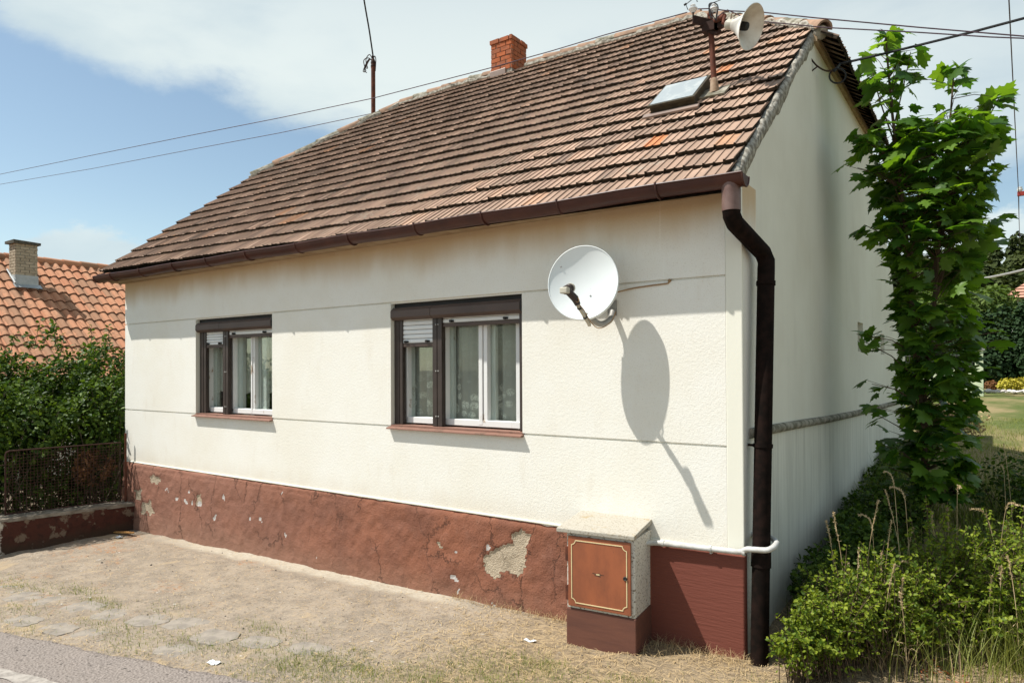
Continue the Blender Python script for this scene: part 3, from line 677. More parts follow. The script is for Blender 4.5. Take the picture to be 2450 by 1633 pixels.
# chimney
ch = MB(); x0, x1, y0, y1 = -4.40, -4.055, 3.44, 3.80; zb0 = 5.55; chh = .064
ch.m = 1; ch.box(x0+.012, x1-.012, y0+.012, y1-.012, zb0, 6.175); ch.m = 0
zc = 5.735
for r in range(7):
    o_ = .06 if r % 2 else .0; ov = .014 if r == 6 else 0
    def run(a, c_, put):
        u = a-o_*1.2
        while u < c_-.005:
            e_ = min(u+.155, c_); s_ = max(u, a)
            if e_-s_ > .012: ch.cur = random.random(); put(s_, e_-.008)
            u += .163
    dz0, dz1 = zc+r*chh+.004, zc+(r+1)*chh-.005
    run(x0-ov, x1+ov, lambda s_, e_: ch.box(s_, e_, y0-ov+random.uniform(-.004, .003), y0+.06, dz0, dz1, jit=.002))
    run(x0-ov, x1+ov, lambda s_, e_: ch.box(s_, e_, y1-.06, y1+ov, dz0, dz1, jit=.002))
    run(y0-ov+.062, y1+ov-.062, lambda s_, e_: ch.box(x1-.06, x1+ov+random.uniform(-.004, .003), s_, e_, dz0, dz1, jit=.002))
    run(y0-ov+.062, y1+ov-.062, lambda s_, e_: ch.box(x0-ov, x0+.06, s_, e_, dz0, dz1, jit=.002))
chim = ch.build('chimney', [M_brick, M_mortar], house, tint=True)
b = MB(); b.box(x0-.02, x1-.10, y0-.014, y0+.03, 5.55, 5.755); b.box(x0-.02, x0+.03, y0, y1, 5.55, 5.755); b.build('flashing', M_flash, chim, bevel=.008)
# gutter (half-round) with brackets
gz0, gz1 = 2.808, 2.772; gx0, gx1 = -7.545, .085; gy = -.212; gr = .066
b = MB(); P = []; nn = 40
for i_ in range(nn+1):
    x = gx0+(gx1-gx0)*i_/nn; z = gz0+(gz1-gz0)*i_/nn+.004*math.sin(i_*.9)
    for k_ in range(13):
        th = math.pi+math.pi*k_/12; P.append((x, gy+gr*math.cos(th), z+gr*math.sin(th)))
    P.append((x, gy+gr*.9, z)); P.append((x, gy+gr*.90, z))
W_ = 15
b.add(P, [(i_*W_+k_, i_*W_+k_+1, (i_+1)*W_+k_+1, (i_+1)*W_+k_) for i_ in range(nn) for k_ in range(12)])
b.add([P[k_] for k_ in range(13)], [tuple(range(13))]); b.add([P[nn*W_+k_] for k_ in range(13)], [tuple(range(12, -1, -1))])
b.tube([P[i_*W_] for i_ in range(nn+1)], .007, 8)
b.tube([P[nn*W_+k_] for k_ in range(13)], .006, 6); b.tube([P[k_] for k_ in range(13)], .006, 6)
gut = b.build('gutter', M_brown_metal, house, smooth=True)
bxs = [-7.13, -6.47, -5.79, -5.17, -4.51, -3.77, -3.10, -2.36, -1.72, -1.10, -.42]
brd = None
for x in bxs:
    t_ = (x-gx0)/(gx1-gx0); z = gz0+(gz1-gz0)*t_
    mbk = MB(); pl = [(x, gy+(gr+.004)*math.cos(math.pi+math.pi*k_/14), z+(gr+.004)*math.sin(math.pi+math.pi*k_/14)) for k_ in range(15)]
    mbk.tube(pl, .0065, 6); mbk.tube([(x, gy-gr-.004, z), (x, gy-gr-.003, z+.012)], .008, 6)
    o = mbk.build('gutter_bracket', M_brown_metal, gut, smooth=True)
# soffit lath under the tiles
b = MB(); b.box(-7.40, -.01, -.15, .012, 2.735, 2.775); b.build('eaves_lath', M_soffit, house)
# downpipe
def dpy(z): return -.030+.094*z
DX = .088
b = MB(); b.tube([(.006, gy, 2.73), (.006, gy, 2.575)], .052, 18)
dp0 = b
dpipe_pts = [(.006, gy, 2.59), (.007, gy+.002, 2.55), (.016, gy+.03, 2.51), (DX-.014, dpy(2.40)-.03, 2.385), (DX, dpy(2.36), 2.335), (DX, dpy(2.3), 2.29), (DX, dpy(1.2), 1.2), (DX, dpy(-.1), -.1)]
d2 = MB(); d2.tube(dpipe_pts, .050, 18)
dp = d2.build('downpipe', M_downpipe, house, smooth=True)
dp0.build('outlet', simple('outlet_metal', (.17, .105, .088), (.10, .05, .04), 9, .5, .1, .4), dp, smooth=True)
b = MB(); b.lathe((DX, dpy(2.2), 2.2), (0, .094, 1), [(-.012, .050), (-.012, .056), (.012, .056), (.012, .050)], 18); b.build('collar', M_downpipe, dp, smooth=True)
b = MB(); b.lathe((DX, dpy(1.235), 1.235), (0, .094, 1), [(-.012, .050), (-.012, .056), (.012, .056), (.012, .050)], 18)
b.tube([(DX, dpy(1.235), 1.235), (-.0, dpy(1.235), 1.235)], .008, 6); b.tube([(DX-.05, dpy(1.235)-.03, 1.235), (DX-.075, dpy(1.235)-.035, 1.24)], .006, 6); b.build('collar', M_downpipe, dp, smooth=True); b = MB()
b.lathe((DX, dpy(.61), .61), (0, .094, 1), [(-.07, .050), (-.07, .057), (.04, .055), (.04, .05)], 18)
b.build('collar', M_downpipe, dp, smooth=True)

# ---- skylight on the roof
def onroof(x, y, h=0): return Vector((x, y, 2.905-.0147*x+.78*y))+N*h
b = MB(); sx0, sx1, sy0, sy1 = -.95, -.60, .91, 1.25
def quadbox(mb, x0, x1, y0, y1, h0a, h1a, h0b, h1b):
    P = [onroof(x0, y0, h0a), onroof(x1, y0, h0a), onroof(x1, y1, h0b), onroof(x0, y1, h0b), onroof(x0, y0, h1a), onroof(x1, y0, h1a), onroof(x1, y1, h1b), onroof(x0, y1, h1b)]
    mb.add(P, [(0, 3, 2, 1), (4, 5, 6, 7), (0, 1, 5, 4), (1, 2, 6, 5), (2, 3, 7, 6), (3, 0, 4, 7)])
quadbox(b, sx0, sx1, sy0, sy1, .0, .085, 0, .085); quadbox(b, sx0-.012, sx1+.012, sy0-.012, sy1+.01, .085, .105, .085, .105)
skl = b.build('skylight', M_skyframe, house)
b = MB(); quadbox(b, sx0+.004, sx1-.006, sy0+.004, sy1-.004, .10, .109, .10, .109); b.build('pane', M_skyglass, skl)
b = MB(); quadbox(b, sx0-.05, sx1+.04, sy0-.055, sy0-.014, .03, .045, .035, .05); b.build('flashing', M_flash, skl)

# ---- windows
def window(W, lab, xs_, lace):
    x0, x1, z0, z1 = W
    gL0, gL1, m0, m1, gR0 = xs_['brown']                     # guide and mullion edges on the y=.05 plane
    f = MB(); ya, yb = .045, .085
    f.box(m0, (m0+m1)/2-.003, ya-.006, yb, z0+.022, z1-.10); f.box((m0+m1)/2+.003, m1, ya-.006, yb, z0+.022, z1-.10)
    f.box((m0+m1)/2-.004, (m0+m1)/2+.004, ya+.002, yb, z0+.022, z1-.10)
    wn = f.build('window', M_guide, house, bevel=.003); wn['label'] = lab
    for a, c_ in ((gL0, gL1), (gR0, x1-.001)):
        f = MB(); f.box(a, c_, ya, yb, z0+.022, z1-.10); f.box(a, c_-.4*(c_-a), ya-.006, ya+.001, z0+.022, z1-.10); f.build('shutter_guide', M_guide, wn, bevel=.003)
    for sx in ((m0+m1)/2-.012, (m0+m1)/2+.012):
        for zz in (z0+.10, z0+.46, z0+.83):
            rv_ = MB(); rv_.lathe((sx, ya-.006, zz), (0, -1, 0), [(0, .007), (.003, .006), (.005, .003), (.0055, .0)], 10); rv_.build('screw', M_steel, wn)
    # octagonal shutter box, two lengths
    bx = MB(); za, zt = z1-.138, z1-.034
    pr = [(-.008, za+.022), (.018, za), (.085, za), (.085, zt), (.026, zt), (-.008, zt-.028)]
    gap_shade = MB(); gap_shade.box(x0+.002, x1-.002, .045, .30, zt-.005, z1-.001); gap_shade.build('gap', M_black, wn)  # solid black filler, stands in for the shade above the shutter box
    xm = x0+(x1-x0)*.335
    for a, c_ in ((x0+.004, xm-.0015), (xm+.0015, x1-.016)):
        bx = MB(); bx.prism(pr, a, c_); bx.build('shutter_box', M_shutter_brown, wn, bevel=.002)
    bx = MB(); bx.prism([(-.004, za+.018), (.02, za+.002), (.08, za+.002), (.08, zt-.002), (.02, zt-.002), (-.004, zt-.026)], x1-.016, x1-.002); bx.build('end_cap', M_black, wn)
    # shutters: left pulled further down than right
    for (a, c_, nsl, zlow) in ((gL1+.001, m0-.001, 6, xs_['zl']), (m1+.001, gR0-.001, 2, xs_['zr'])):
        sh = MB(); zt2 = z1-.11; hgt = (zt2-zlow)/nsl
        for q in range(nsl):
            zz = zlow+q*hgt; sh.prism([(.062, zz+.002), (.056, zz+.006), (.055, zz+hgt*.5), (.057, zz+hgt-.003), (.064, zz+hgt-.001), (.075, zz+hgt), (.075, zz+.002)], a, c_)
        so = sh.build('roller_shutter', M_shutter_white, wn)
        e_ = MB(); e_.box(a, c_, .053, .078, zlow-.028, zlow-.001); e_.build('end_bar', M_shutter_brown, wn, bevel=.002)
        lw = c_-a
        for q in (.13, .83): e_ = MB(); e_.box(a+lw*q-.016, a+lw*q+.016, .036, .056, zlow+.006, zlow+.021); e_.lathe((a+lw*q, .05, zlow+.0135), (0, -1, 0), [(0, .010), (.026, .010), (.026, 0)], 10); e_.build('stop', M_black, wn)
    # white sashes
    sb = MB(); zs0, zs1 = z0+.045, z1-.10
    for a, c_, d_ in xs_['sash']:
        sb.box(a, c_, .112+d_, .16, zs0, zs1)
    for a, c_, d_ in xs_['step']: sb.box(a, c_, .162+d_, .20, zs0+.01, zs1)
    sb.box(gL1-.01, x1-.001, .100, .16, zs0-.012, zs0+.038)
    sb.box(gL1-.01, x1-.001, .118, .16, zs1-.04, zs1)
    sb.build('sash', M_sash, wn, bevel=.004)
    gl = MB(); gl.box(gL1-.02, x1-.002, .146, .149, zs0+.02, zs1); gl.build('pane', M_glass, wn)
    # curtain with folds
    nX = 220; cx = np.linspace(x0-.05, x1+.05, nX); zz = np.linspace(z0+xs_['chem'], z1, 30); Xc, Zc = np.meshgrid(cx, zz)
    scal = xs_['scal']*np.abs(np.sin(Xc*24)); Zc2 = Zc+np.where(Zc < z0+xs_['chem']+.02, scal, 0)
    Yc = .225+.020*np.sin(Xc*34+np.sin(Xc*7)*2)+.008*np.sin(Xc*81+1)
    i = np.arange(nX*30).reshape(30, nX); F = np.stack([i[:-1, :-1], i[:-1, 1:], i[1:, 1:], i[1:, :-1]], -1).reshape(-1, 4)
    np_mesh('curtain', np.stack([Xc, Yc, Zc2], -1).reshape(-1, 3), F, lace, wn, smooth=True)
    # room behind
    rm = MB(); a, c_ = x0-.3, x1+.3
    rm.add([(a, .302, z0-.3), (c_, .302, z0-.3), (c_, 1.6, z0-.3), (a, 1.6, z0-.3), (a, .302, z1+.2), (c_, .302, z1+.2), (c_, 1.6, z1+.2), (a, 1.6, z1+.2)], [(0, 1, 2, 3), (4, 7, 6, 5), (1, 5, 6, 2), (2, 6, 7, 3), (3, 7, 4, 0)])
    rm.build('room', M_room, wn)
    # reveal blocker and sill
    si = MB(); si.box(x0+.001, x1-.001, .0, .14, z0-.012, z0+.020)
    si.build('sill_bed', M_sill, wn)
    si = MB(); si.prism([(-.042, z0-.014), (-.040, z0-.002), (.012, z0+.008), (.012, z0-.010)], x0-.018, x1+.012); si.build('sill', M_sill, wn, bevel=.003)
    rv2 = MB(); rv2.box(x0, x0+.0015, .001, .11, z0, z1); rv2.build('reveal', M_smooth, wn)
window(W1, 'wide window with floral lace curtain beside the satellite dish', dict(brown=(-2.883, -2.795, -2.460, -2.362, -1.618), zl=1.905, zr=2.055,
    sash=[(-2.842, -2.790, -.012), (-2.405, -2.372, -.012), (-2.041, -2.004, -.014), (-1.999, -1.962, -.006), (-1.70, -1.568, 0)], step=[(-2.86, -2.795, .0), (-2.44, -2.345, .0), (-2.03, -1.925, .0)], chem=.02, scal=0), M_lace)
window(W2, 'window with scalloped net curtain near the fence', dict(brown=(-5.800, -5.695, -5.370, -5.275, -4.535), zl=1.958, zr=2.052,
    sash=[(-5.78, -5.728, -.012), (-5.327, -5.275, -.012), (-4.969, -4.945, -.014), (-4.940, -4.915, -.006), (-4.55, -4.482, 0)], step=[(-5.80, -5.68, 0), (-5.325, -5.20, .0), (-4.97, -4.90, 0), (-4.87, -4.80, 0)], chem=.22, scal=.03), M_net)

# ------------------------------------------------------------------ meter cabinet
ang = R(5.94); MO = Matrix.Translation((-.994, -.353, 0)) @ Matrix.Rotation(ang, 4, 'Z')
cab = thing('meter_cabinet', 'speckled concrete meter cabinet with orange brown door against the plinth', 'cabinet', (-.77, -.17, -.02))
wd = .444
b = MB(); b.box(-.004, wd+.006, -.006, .40, -.12, .205, MO); b.build('base', M_cab_base, cab, bevel=.006)
b = MB(); b.box(0, wd, 0, .38, .205, .672, MO); b.build('body', M_speckle, cab, bevel=.004)
b = MB(); P = [(-.06, -.028, .672), (wd+.006, -.028, .674), (wd+.006, .40, .720), (-.06, .40, .712)]
b.add([MO @ Vector(p) for p in P]+[MO @ Vector((p[0], p[1], p[2]+.027)) for p in P], [(3, 2, 1, 0), (4, 5, 6, 7), (0, 1, 5, 4), (1, 2, 6, 5), (2, 3, 7, 6), (3, 0, 4, 7)]); b.build('lid', M_slab, cab, bevel=.005)
dx0, dx1, dz0, dz1 = .014, .422, .222, .655
b = MB(); b.box(dx0, dx1, -.016, -.003, dz0, dz1, MO); door = b.build('door', M_door, cab, bevel=.003)
b = MB(); c0 = .022; rr = .032; lw = .0055
def line(a0, a1, z0_, z1_): b.box(min(a0, a1), max(a0, a1), -.0185, -.0155, min(z0_, z1_), max(z0_, z1_), MO)
ix0, ix1, iz0, iz1 = dx0+c0, dx1-c0, dz0+c0, dz1-c0
line(ix0+rr, ix1-rr, iz1-lw, iz1); line(ix0+rr, ix1-rr, iz0, iz0+lw); line(ix0, ix0+lw, iz0+rr, iz1-rr); line(ix1-lw, ix1, iz0+rr, iz1-rr)
for (cx_, cz_, a0) in ((ix0, iz0, 0), (ix1, iz0, 90), (ix1, iz1, 180), (ix0, iz1, 270)):
    P = []
    for k_ in range(9):
        th = R(a0+90*k_/8)
        for r_ in (rr-lw, rr): P.append(MO @ Vector((cx_+r_*math.cos(th), -.0184, cz_+r_*math.sin(th))))
    b.add(P, [(2*k_, 2*k_+1, 2*k_+3, 2*k_+2) for k_ in range(8)])
b.build('border_line', M_cream, door)
b = MB(); b.lathe(MO @ Vector((.388, -.015, .44)), MO.to_3x3() @ Vector((0, -1, 0)), [(0, .013), (.006, .013), (.008, .009), (.006, .007), (.006, 0)], 16); b.build('lock', M_iron, door)
for zz in (.30, .54):
    b = MB(); b.box(-.006, .014, -.012, -.001, zz-.045, zz+.045, MO); b.build('hinge', M_rust, door)
b = MB(); b.box(.202, .224, -.0175, -.0155, .436, .443, MO); b.build('badge', M_cream, door)
b = MB(); P = []
for k_ in range(18):
    th = 2*math.pi*k_/18; q = 1+.35*math.sin(5*th+1)+.2*math.sin(3*th); P.append(MO @ Vector((.214+.030*q*math.cos(th), -.0166, .438+.010*q*math.sin(th))))
b.add(P, [tuple(range(17, -1, -1))]); b.build('scuff', simple('scuff', (.14, .06, .035), (.10, .05, .03), 30, .8), door)

# ------------------------------------------------------------------ gas pipe
gpth = smoothpath([(-.60, -.10, .603), (-.56, -.065, .604), (-.5, -.046, .607), (-.3, -.043, .613), (-.03, -.043, .624)], 5)
gpth += smoothpath([(.0, -.043, .628), (.03, -.047, .648), (.07, -.052, .653), (.135, -.055, .660), (.162, -.047, .670), (.174, -.01, .68), (.165, .06, .685), (.11, .13, .69), (.0, .15, .69)], 5)
b = MB(); b.tube(gpth, .0165, 12)
gas = b.build('gas_pipe', M_gaspipe, loc=(-.55, -.05, .60), smooth=True); tag(gas, 'white painted gas pipe running from the meter cabinet round the house corner', 'pipe')
b = MB()
for x in (-.485, -.187, .01):
    b = MB(); z = .607+(x+.5)*.035; b.lathe((x-.008, -.043, z), (1, 0, .03), [(0, .016), (0, .020), (.016, .020), (.016, .016)], 12)
    if x == -.187: b.box(-.192, -.182, -.043, -.005, .588, .598)
    b.build('clip', M_gaspipe, gas, smooth=True)

# ------------------------------------------------------------------ satellite dish
DC = Vector((-.928, -.25, 2.240)); psi = R(16); tau = R(8)
nrm = Vector((math.sin(psi)*math.cos(tau), -math.cos(psi)*math.cos(tau), math.sin(tau))); du = nrm.cross(Vector((0, 0, 1))).normalized()*-1; dv = nrm.cross(du).normalized()
if dv.z < 0: dv = -dv
if du.x < 0: du = -du
dish = thing('satellite_dish', 'white satellite dish on the front wall beside the window', 'satellite dish', (-.9, 0, 2.02))
b = MB(); n = 56; ru, rv_ = .222, .236; rings = 10; P = []; Fc = []
def dp3(rad, th, off): return DC+du*(ru*rad*math.cos(th))+dv*(rv_*rad*math.sin(th))+nrm*off
dep = .042
for side in (0, 1):
    for i_ in range(1, rings+1):
        rad = i_/rings
        for k_ in range(n): P.append(dp3(rad, 2*math.pi*k_/n, -dep*(1-rad*rad)-.006*side))
Pc = [DC-nrm*dep, DC-nrm*(dep+.006)]
o2 = rings*n
for side in (0, 1):
    for i_ in range(rings-1):
        for k_ in range(n):
            q = (side*o2+i_*n+k_, side*o2+i_*n+(k_+1) % n, side*o2+(i_+1)*n+(k_+1) % n, side*o2+(i_+1)*n+k_); Fc.append(q if side == 0 else q[::-1])
P += Pc
for k_ in range(n): Fc.append((2*o2, (k_+1) % n, k_)); Fc.append((2*o2+1, o2+k_, o2+(k_+1) % n))
b.add(P, Fc)
rim = [(1.0, .0), (1.012, .004), (1.03, .003), (1.036, -.004), (1.036, -.022), (1.02, -.026), (1.0, -.020)]
P = [dp3(r_, 2*math.pi*k_/n, o_) for r_, o_ in rim for k_ in range(n)]
b.add(P, [(i_*n+k_, i_*n+(k_+1) % n, (i_+1)*n+(k_+1) % n, (i_+1)*n+k_) for i_ in range(len(rim)-1) for k_ in range(n)])
refl = b.build('reflector', M_white_enamel, dish, smooth=True)
b = MB()
for (u_, v_) in ((-.045, -.085), (.045, -.080), (.03, -.20), (-.15, .115)):
    b = MB(); b.lathe(DC+du*u_+dv*v_-nrm*(dep*(1-(u_/ru)**2-(v_/rv_)**2)-.001), nrm, [(0, .006), (.003, .005), (.004, 0)], 8); b.build('bolt', M_steel, refl)
A0 = DC-dv*.262+du*.045+nrm*.0; LN = Vector((-.905, -.49, 2.170)); A1 = LN+Vector((.035, .05, -.07))
b = MB(); b.tube([A0-nrm*.03-dv*.01, A0, A0.lerp(A1, .5), A1], [.013, .013, .012, .012], 4); arm = b.build('arm', M_lnb, dish)
b = MB(); axl = (DC-LN).normalized()
b.tube([A1+Vector((.01, .01, -.02)), A1+Vector((-.004, -.002, .02)), LN], [.018, .024, .022], 8); b.lathe(LN-axl*.02, axl, [(0, .0), (0, .026), (.03, .028), (.034, .022), (.055, .024), (.06, .03), (.075, .030), (.076, 0)], 16)
lnb = b.build('lnb', M_guide, dish, smooth=True)
b = MB(); b.box(-.026, .026, -.02, .02, -.018, .020, Matrix.Translation(LN-axl*.026)); b.build('lnb_back', M_lnb, lnb, bevel=.006); b = MB(); b.lathe(LN+axl*.04, axl, [(0, .029), (.02, .031), (.034, .028), (.036, 0)], 16); b.build('lnb_face', M_lnb, lnb, bevel=.006)
for t0 in (.28, .72):
    b = MB(); b.lathe(A0.lerp(A1, t0)-(A1-A0).normalized()*.005, A1-A0, [(0, .013), (0, .0155), (.01, .0155), (.01, .013)], 8); b.build('cable_tie', M_black, arm)
b = MB(); lp = [LN+Vector((.03, .03, -.05)), LN+Vector((.05, .04, -.075)), LN+Vector((.06, .045, -.06)), LN+Vector((.045, .045, -.045)), A1+Vector((.02, .012, -.02)), A0.lerp(A1, .5)+Vector((.012, 0, .012)), A0+Vector((.02, -.0, -.0)), A0+Vector((.06, .03, -.035)), A0+Vector((.11, .08, .0)), A0+Vector((.13, .12, .07))]
b.tube(smoothpath(lp, 6), .0032, 6); b.build('cable', M_tan_cable, dish)
b = MB(); B0 = DC-nrm*.075-dv*.11
b.tube(smoothpath([B0+Vector((.0, 0, .06)), B0+Vector((.005, .01, -.03)), B0+Vector((.04, .04, -.115)), B0+Vector((.075, .085, -.14)), B0+Vector((.115, .13, -.11)), Vector((B0.x+.105, -.004, 2.07))], 6), .020, 12)
b.box(-.032, .032, -.010, .0, -.05, .05, Matrix.Translation((B0.x+.10, 0, 2.09))); b.box(-.05, .05, -.012, .03, -.06, .06, Matrix.Translation(B0+Vector((0, .0, .02))))
b.build('bracket', M_steel, dish, smooth=True)
b = MB(); b.tube(smoothpath([(-.86, -.06, 2.17), (-.72, -.008, 2.205), (-.58, -.006, 2.217), (-.47, -.006, 2.222), (-.452, -.006, 2.228), (-.448, .002, 2.236)], 6), .0045, 6); b.lathe((-.448, .004, 2.240), (0, -1, 0), [(0, .011), (.008, .011), (.012, .006), (.012, 0)], 10)
b.build('wall_cable', M_tan_cable, dish, smooth=True)

# ------------------------------------------------------------------ mast with loudspeaker on the roof
mast = thing('roof_mast', 'rusty steel mast with insulators standing on the roof beside the skylight', 'mast', (-.515, 1.117, 3.77))
mb0, mt0 = Vector((-.508, 1.06, 3.775)), Vector((-.551, 1.09, 4.405))
b = MB(); b.tube([mb0, mt0], .021, 14); b.lathe(mt0, mt0-mb0, [(0, .021), (.006, .018), (.012, .004), (.025, .0)], 14); b.build('pole', M_rust, mast, smooth=True)
b = MB(); b.lathe(mb0+Vector((0, 0, .0)), mt0-mb0, [(0, .036), (.03, .034), (.10, .026), (.115, .021)], 14); b.build('collar', simple('collar', (.36, .26, .18), (.24, .15, .09), 16, .8), mast, smooth=True)
b = MB(); P = [onroof(-.60, 1.0, .046), onroof(-.41, 1.0, .046), onroof(-.41, 1.15, .04), onroof(-.60, 1.15, .04)]
b.add(P+[p-N*.015 for p in P], [(0, 1, 2, 3), (4, 7, 6, 5), (0, 4, 5, 1), (1, 5, 6, 2), (2, 6, 7, 3), (3, 7, 4, 0)]); b.build('base_plate', M_ridge_moss, mast)
mh = mb0.lerp(mt0, .86)
LE, RE_ = Vector((-.645, .985, 4.345)), Vector((-.405, .985, 4.30))
b = MB()
def beam(mb, p, q, w_, h_):
    p, q = Vector(p), Vector(q); ax = (q-p).normalized(); s_ = ax.cross(Vector((0, 0, 1))).normalized(); u_ = s_.cross(ax)
    P = [o_+s_*a*w_+u_*c_*h_ for o_ in (p, q) for a, c_ in ((-1, -1), (1, -1), (1, 1), (-1, 1))]
    mb.add(P, [(3, 2, 1, 0), (4, 5, 6, 7)]+[(k_, (k_+1) % 4, (k_+1) % 4+4, k_+4) for k_ in range(4)])
beam(b, mh+Vector((.0, -.02, .0)), LE, .008, .030); b.tube([LE+Vector((0, 0, -.03)), LE+Vector((0, 0, .065))], .006, 8)
b.box(-.06, .06, -.035, .035, -.035, .035, Matrix.Translation(mh-Vector((-.01, .02, .03)))); b.tube([mh+Vector((-.02, -.03, -.05)), mh+Vector((.06, -.03, -.10)), mh+Vector((.09, -.02, -.085))], .014, 8)
b.box(-.03, .03, -.02, .02, -.035, .035, Matrix.Translation(mh+Vector((.075, -.035, -.03))))
b.build('crossarm', M_rust_dark, mast)
b = MB(); b.tube([mh+Vector((.02, -.02, .0)), RE_], .020, 10); b.lathe(mh+Vector((0, 0, -.04)), mt0-mb0, [(0, .021), (0, .026), (.05, .026), (.05, .021)], 14); b.build('crossarm', M_rust, mast, smooth=True)
ins_ = [(0, .010), (.0, .014), (.012, .018), (.014, .024), (.022, .026), (.026, .034), (.034, .033), (.038, .018), (.05, .016), (.056, .02), (.062, .016), (.064, 0)]
b = MB(); b.lathe(LE+Vector((0, 0, .05)), (0, 0, 1), ins_, 18); b.build('insulator', M_porcelain, mast, smooth=True)
I2 = Vector((-.49, 1.01, 4.36))
b = MB(); b.lathe(I2, (0, 0, 1), ins_, 18); b.build('insulator', M_porcelain, mast, smooth=True)
b = MB()
for k_ in range(5): b.tube(smoothpath([I2+Vector((random.uniform(-.04, .03), -.03, random.uniform(-.08, -.02))), I2+Vector((-.035, -.02, .02+k_*.01)), I2+Vector((.0, -.035, .06)), I2+Vector((.035, -.02, .03)), I2+Vector((.02, -.02, -.03-k_*.012))], 5), .0035, 5)
b.build('jumper_wire', M_cable, mast); b = MB()
b.tube([LE+Vector((-.06, .05, .115)), LE+Vector((-.075, .05, .16)), LE+Vector((.012, .02, .178)), LE+Vector((.03, .01, .13))], .0035, 5); b.tube([LE+Vector((-.07, .05, .165)), LE+Vector((-.09, .05, .158))], .008, 6)
b.build('jumper_wire', M_cable, mast); b = MB(); b.tube([I2+Vector((-.03, .0, .075)), I2+Vector((.05, 0, .082)), I2+Vector((.055, 0, .11))], .0035, 5)
b.build('jumper_wire', M_cable, mast)
# loudspeaker horn
tocam = (CAM-Vector((-.22, .92, 4.15))).normalized(); sr = fw.cross(Vector((0, 0, 1))).normalized(); sr = Vector((0, 0, 1)).cross(tocam).normalized(); su = tocam.cross(sr).normalized()
ax = (.53*tocam+.848*(math.cos(R(14))*sr-math.sin(R(14))*su)).normalized()
T0 = Vector((-.350, .955, 4.205))+ax*.018
spk = thing('loudspeaker', 'white horn loudspeaker mounted on the rusty roof mast', 'loudspeaker', tuple(T0))
hp = [(0, .038), (.02, .046), (.05, .060), (.08, .080), (.11, .106), (.136, .132), (.152, .150), (.156, .156)]
b = MB(); b.lathe(T0, ax, hp+[(.159, .153)]+[(h-.004*0-.003, r-.006) for h, r in reversed(hp)], 40); b.build('horn', M_horn, spk, smooth=True)
b = MB(); b.lathe(T0, ax, [(-.055, 0), (-.055, .030), (-.045, .036), (-.01, .036), (.0, .036)], 20); b.build('driver', M_lnb, spk, smooth=True)
b = MB(); b.lathe(T0, ax, [(.01, .030), (.105, .031), (.12, .028), (.124, .02), (.124, 0)], 20); b.build('phase_plug', M_black, spk, smooth=True)
b = MB(); b.tube([T0-ax*.05, T0-ax*.05+Vector((-.03, .0, .02)), RE_], .012, 8); b.tube(smoothpath([T0-ax*.02+Vector((0, 0, .03)), T0+Vector((.0, -.02, .075)), T0+ax*.03+Vector((0, 0, .085))], 5), .003, 5); b.build('mount', M_rust, spk, smooth=True)

def rayp(px, py, y):
    d_ = rt*((px-1225)/1640.53)+up*((863.74-py)/1640.53)+fw; t_ = (y-CAM.y)/d_.y; return CAM+d_*t_
# ------------------------------------------------------------------ second mast behind the ridge and wires
m2 = thing('cable_mast', 'thin rusty pipe mast rising behind the roof ridge with a twisted cable at its top', 'mast', (-7.615, 4.3, 4.0))
b = MB(); b.tube([(-7.615, 4.3, 4.0), (-7.613, 4.3, 7.03)], .037, 12); b.build('pole', M_rust, m2, smooth=True)
b = MB(); b.lathe((-7.613, 4.3, 6.95), (0, 0, 1), [(0, .034), (.02, .046), (.05, .036), (.08, .046), (.12, .034), (.15, .024), (.17, 0)], 10); b.build('cap', M_rust_dark, m2, smooth=True)
b = MB()
for k_ in range(7):
    a = random.uniform(0, 6.3); q = Vector((math.cos(a)-.6, .2*math.sin(a), 0))*.12
    b.tube(smoothpath([(-7.613, 4.3, 7.05), Vector((-7.613, 4.3, 7.15+random.uniform(-.05, .06)))+q*.6, Vector((-7.613, 4.3, 7.02+random.uniform(-.1, .1)))+q*1.3, Vector((-7.613, 4.3, 6.93+random.uniform(-.1, .05)))+q], 5), .008, 5)
b.build('wire_end', M_rust_dark, m2)
def wire(name, pts, r, mt, lab, cat='wire', group='overhead wires', ext=0):
    pts = [Vector(p) for p in pts]
    if ext < 0: pts.insert(0, pts[0]+(pts[0]-pts[1]).normalized()*-ext)
    if ext > 0: pts.append(pts[-1]+(pts[-1]-pts[-2]).normalized()*ext)
    b_ = MB(); b_.tube(pts, r, 6); o = b_.build(name, mt, loc=tuple(pts[0]), smooth=True); tag(o, lab, cat, group); return o
wire('overhead_cable', smoothpath([rayp(893, 138, 4.3), rayp(889, 110, 4.2), rayp(883, 70, 4.0), rayp(876, 30, 3.8), rayp(871, 0, 3.6), rayp(860, -70, 3.2)], 6), .013, M_cable, 'dark twisted cable rising from the thin mast behind the ridge', 'cable', ext=12)
WA = [rayp(*q, 1.05) for q in ((-60, 428), (0, 417), (223, 371), (446, 326), (670, 282), (893, 235), (1036, 198), (1180, 161), (1320, 122), (1450, 83), (1560, 53), (1644, 30))]
wire('overhead_wire', WA, .0042, M_wire, 'thin wire crossing the sky and chimney to the white insulator', group='thin overhead wires', ext=-25)
WB = [rayp(*q, 1.3) for q in ((-60, 451), (0, 441), (223, 403), (446, 360), (670, 318), (893, 271), (1010, 243), (1180, 199), (1350, 146), (1500, 98), (1620, 62), (1708, 42))]
I3 = WB[-1]
WB = [Vector((p.x, p.y, p.z)) for p in WB]
WB2 = [rayp(px_, py_, 4.6) for px_, py_ in ((-60, 451), (0, 441), (223, 403), (446, 360), (670, 318), (893, 271), (985, 250), (1060, 233), (1180, 206))]
wire('overhead_wire', WB2, .006, M_wire, 'lower thin wire dropping behind the roof ridge at left', group='thin overhead wires', ext=-25)
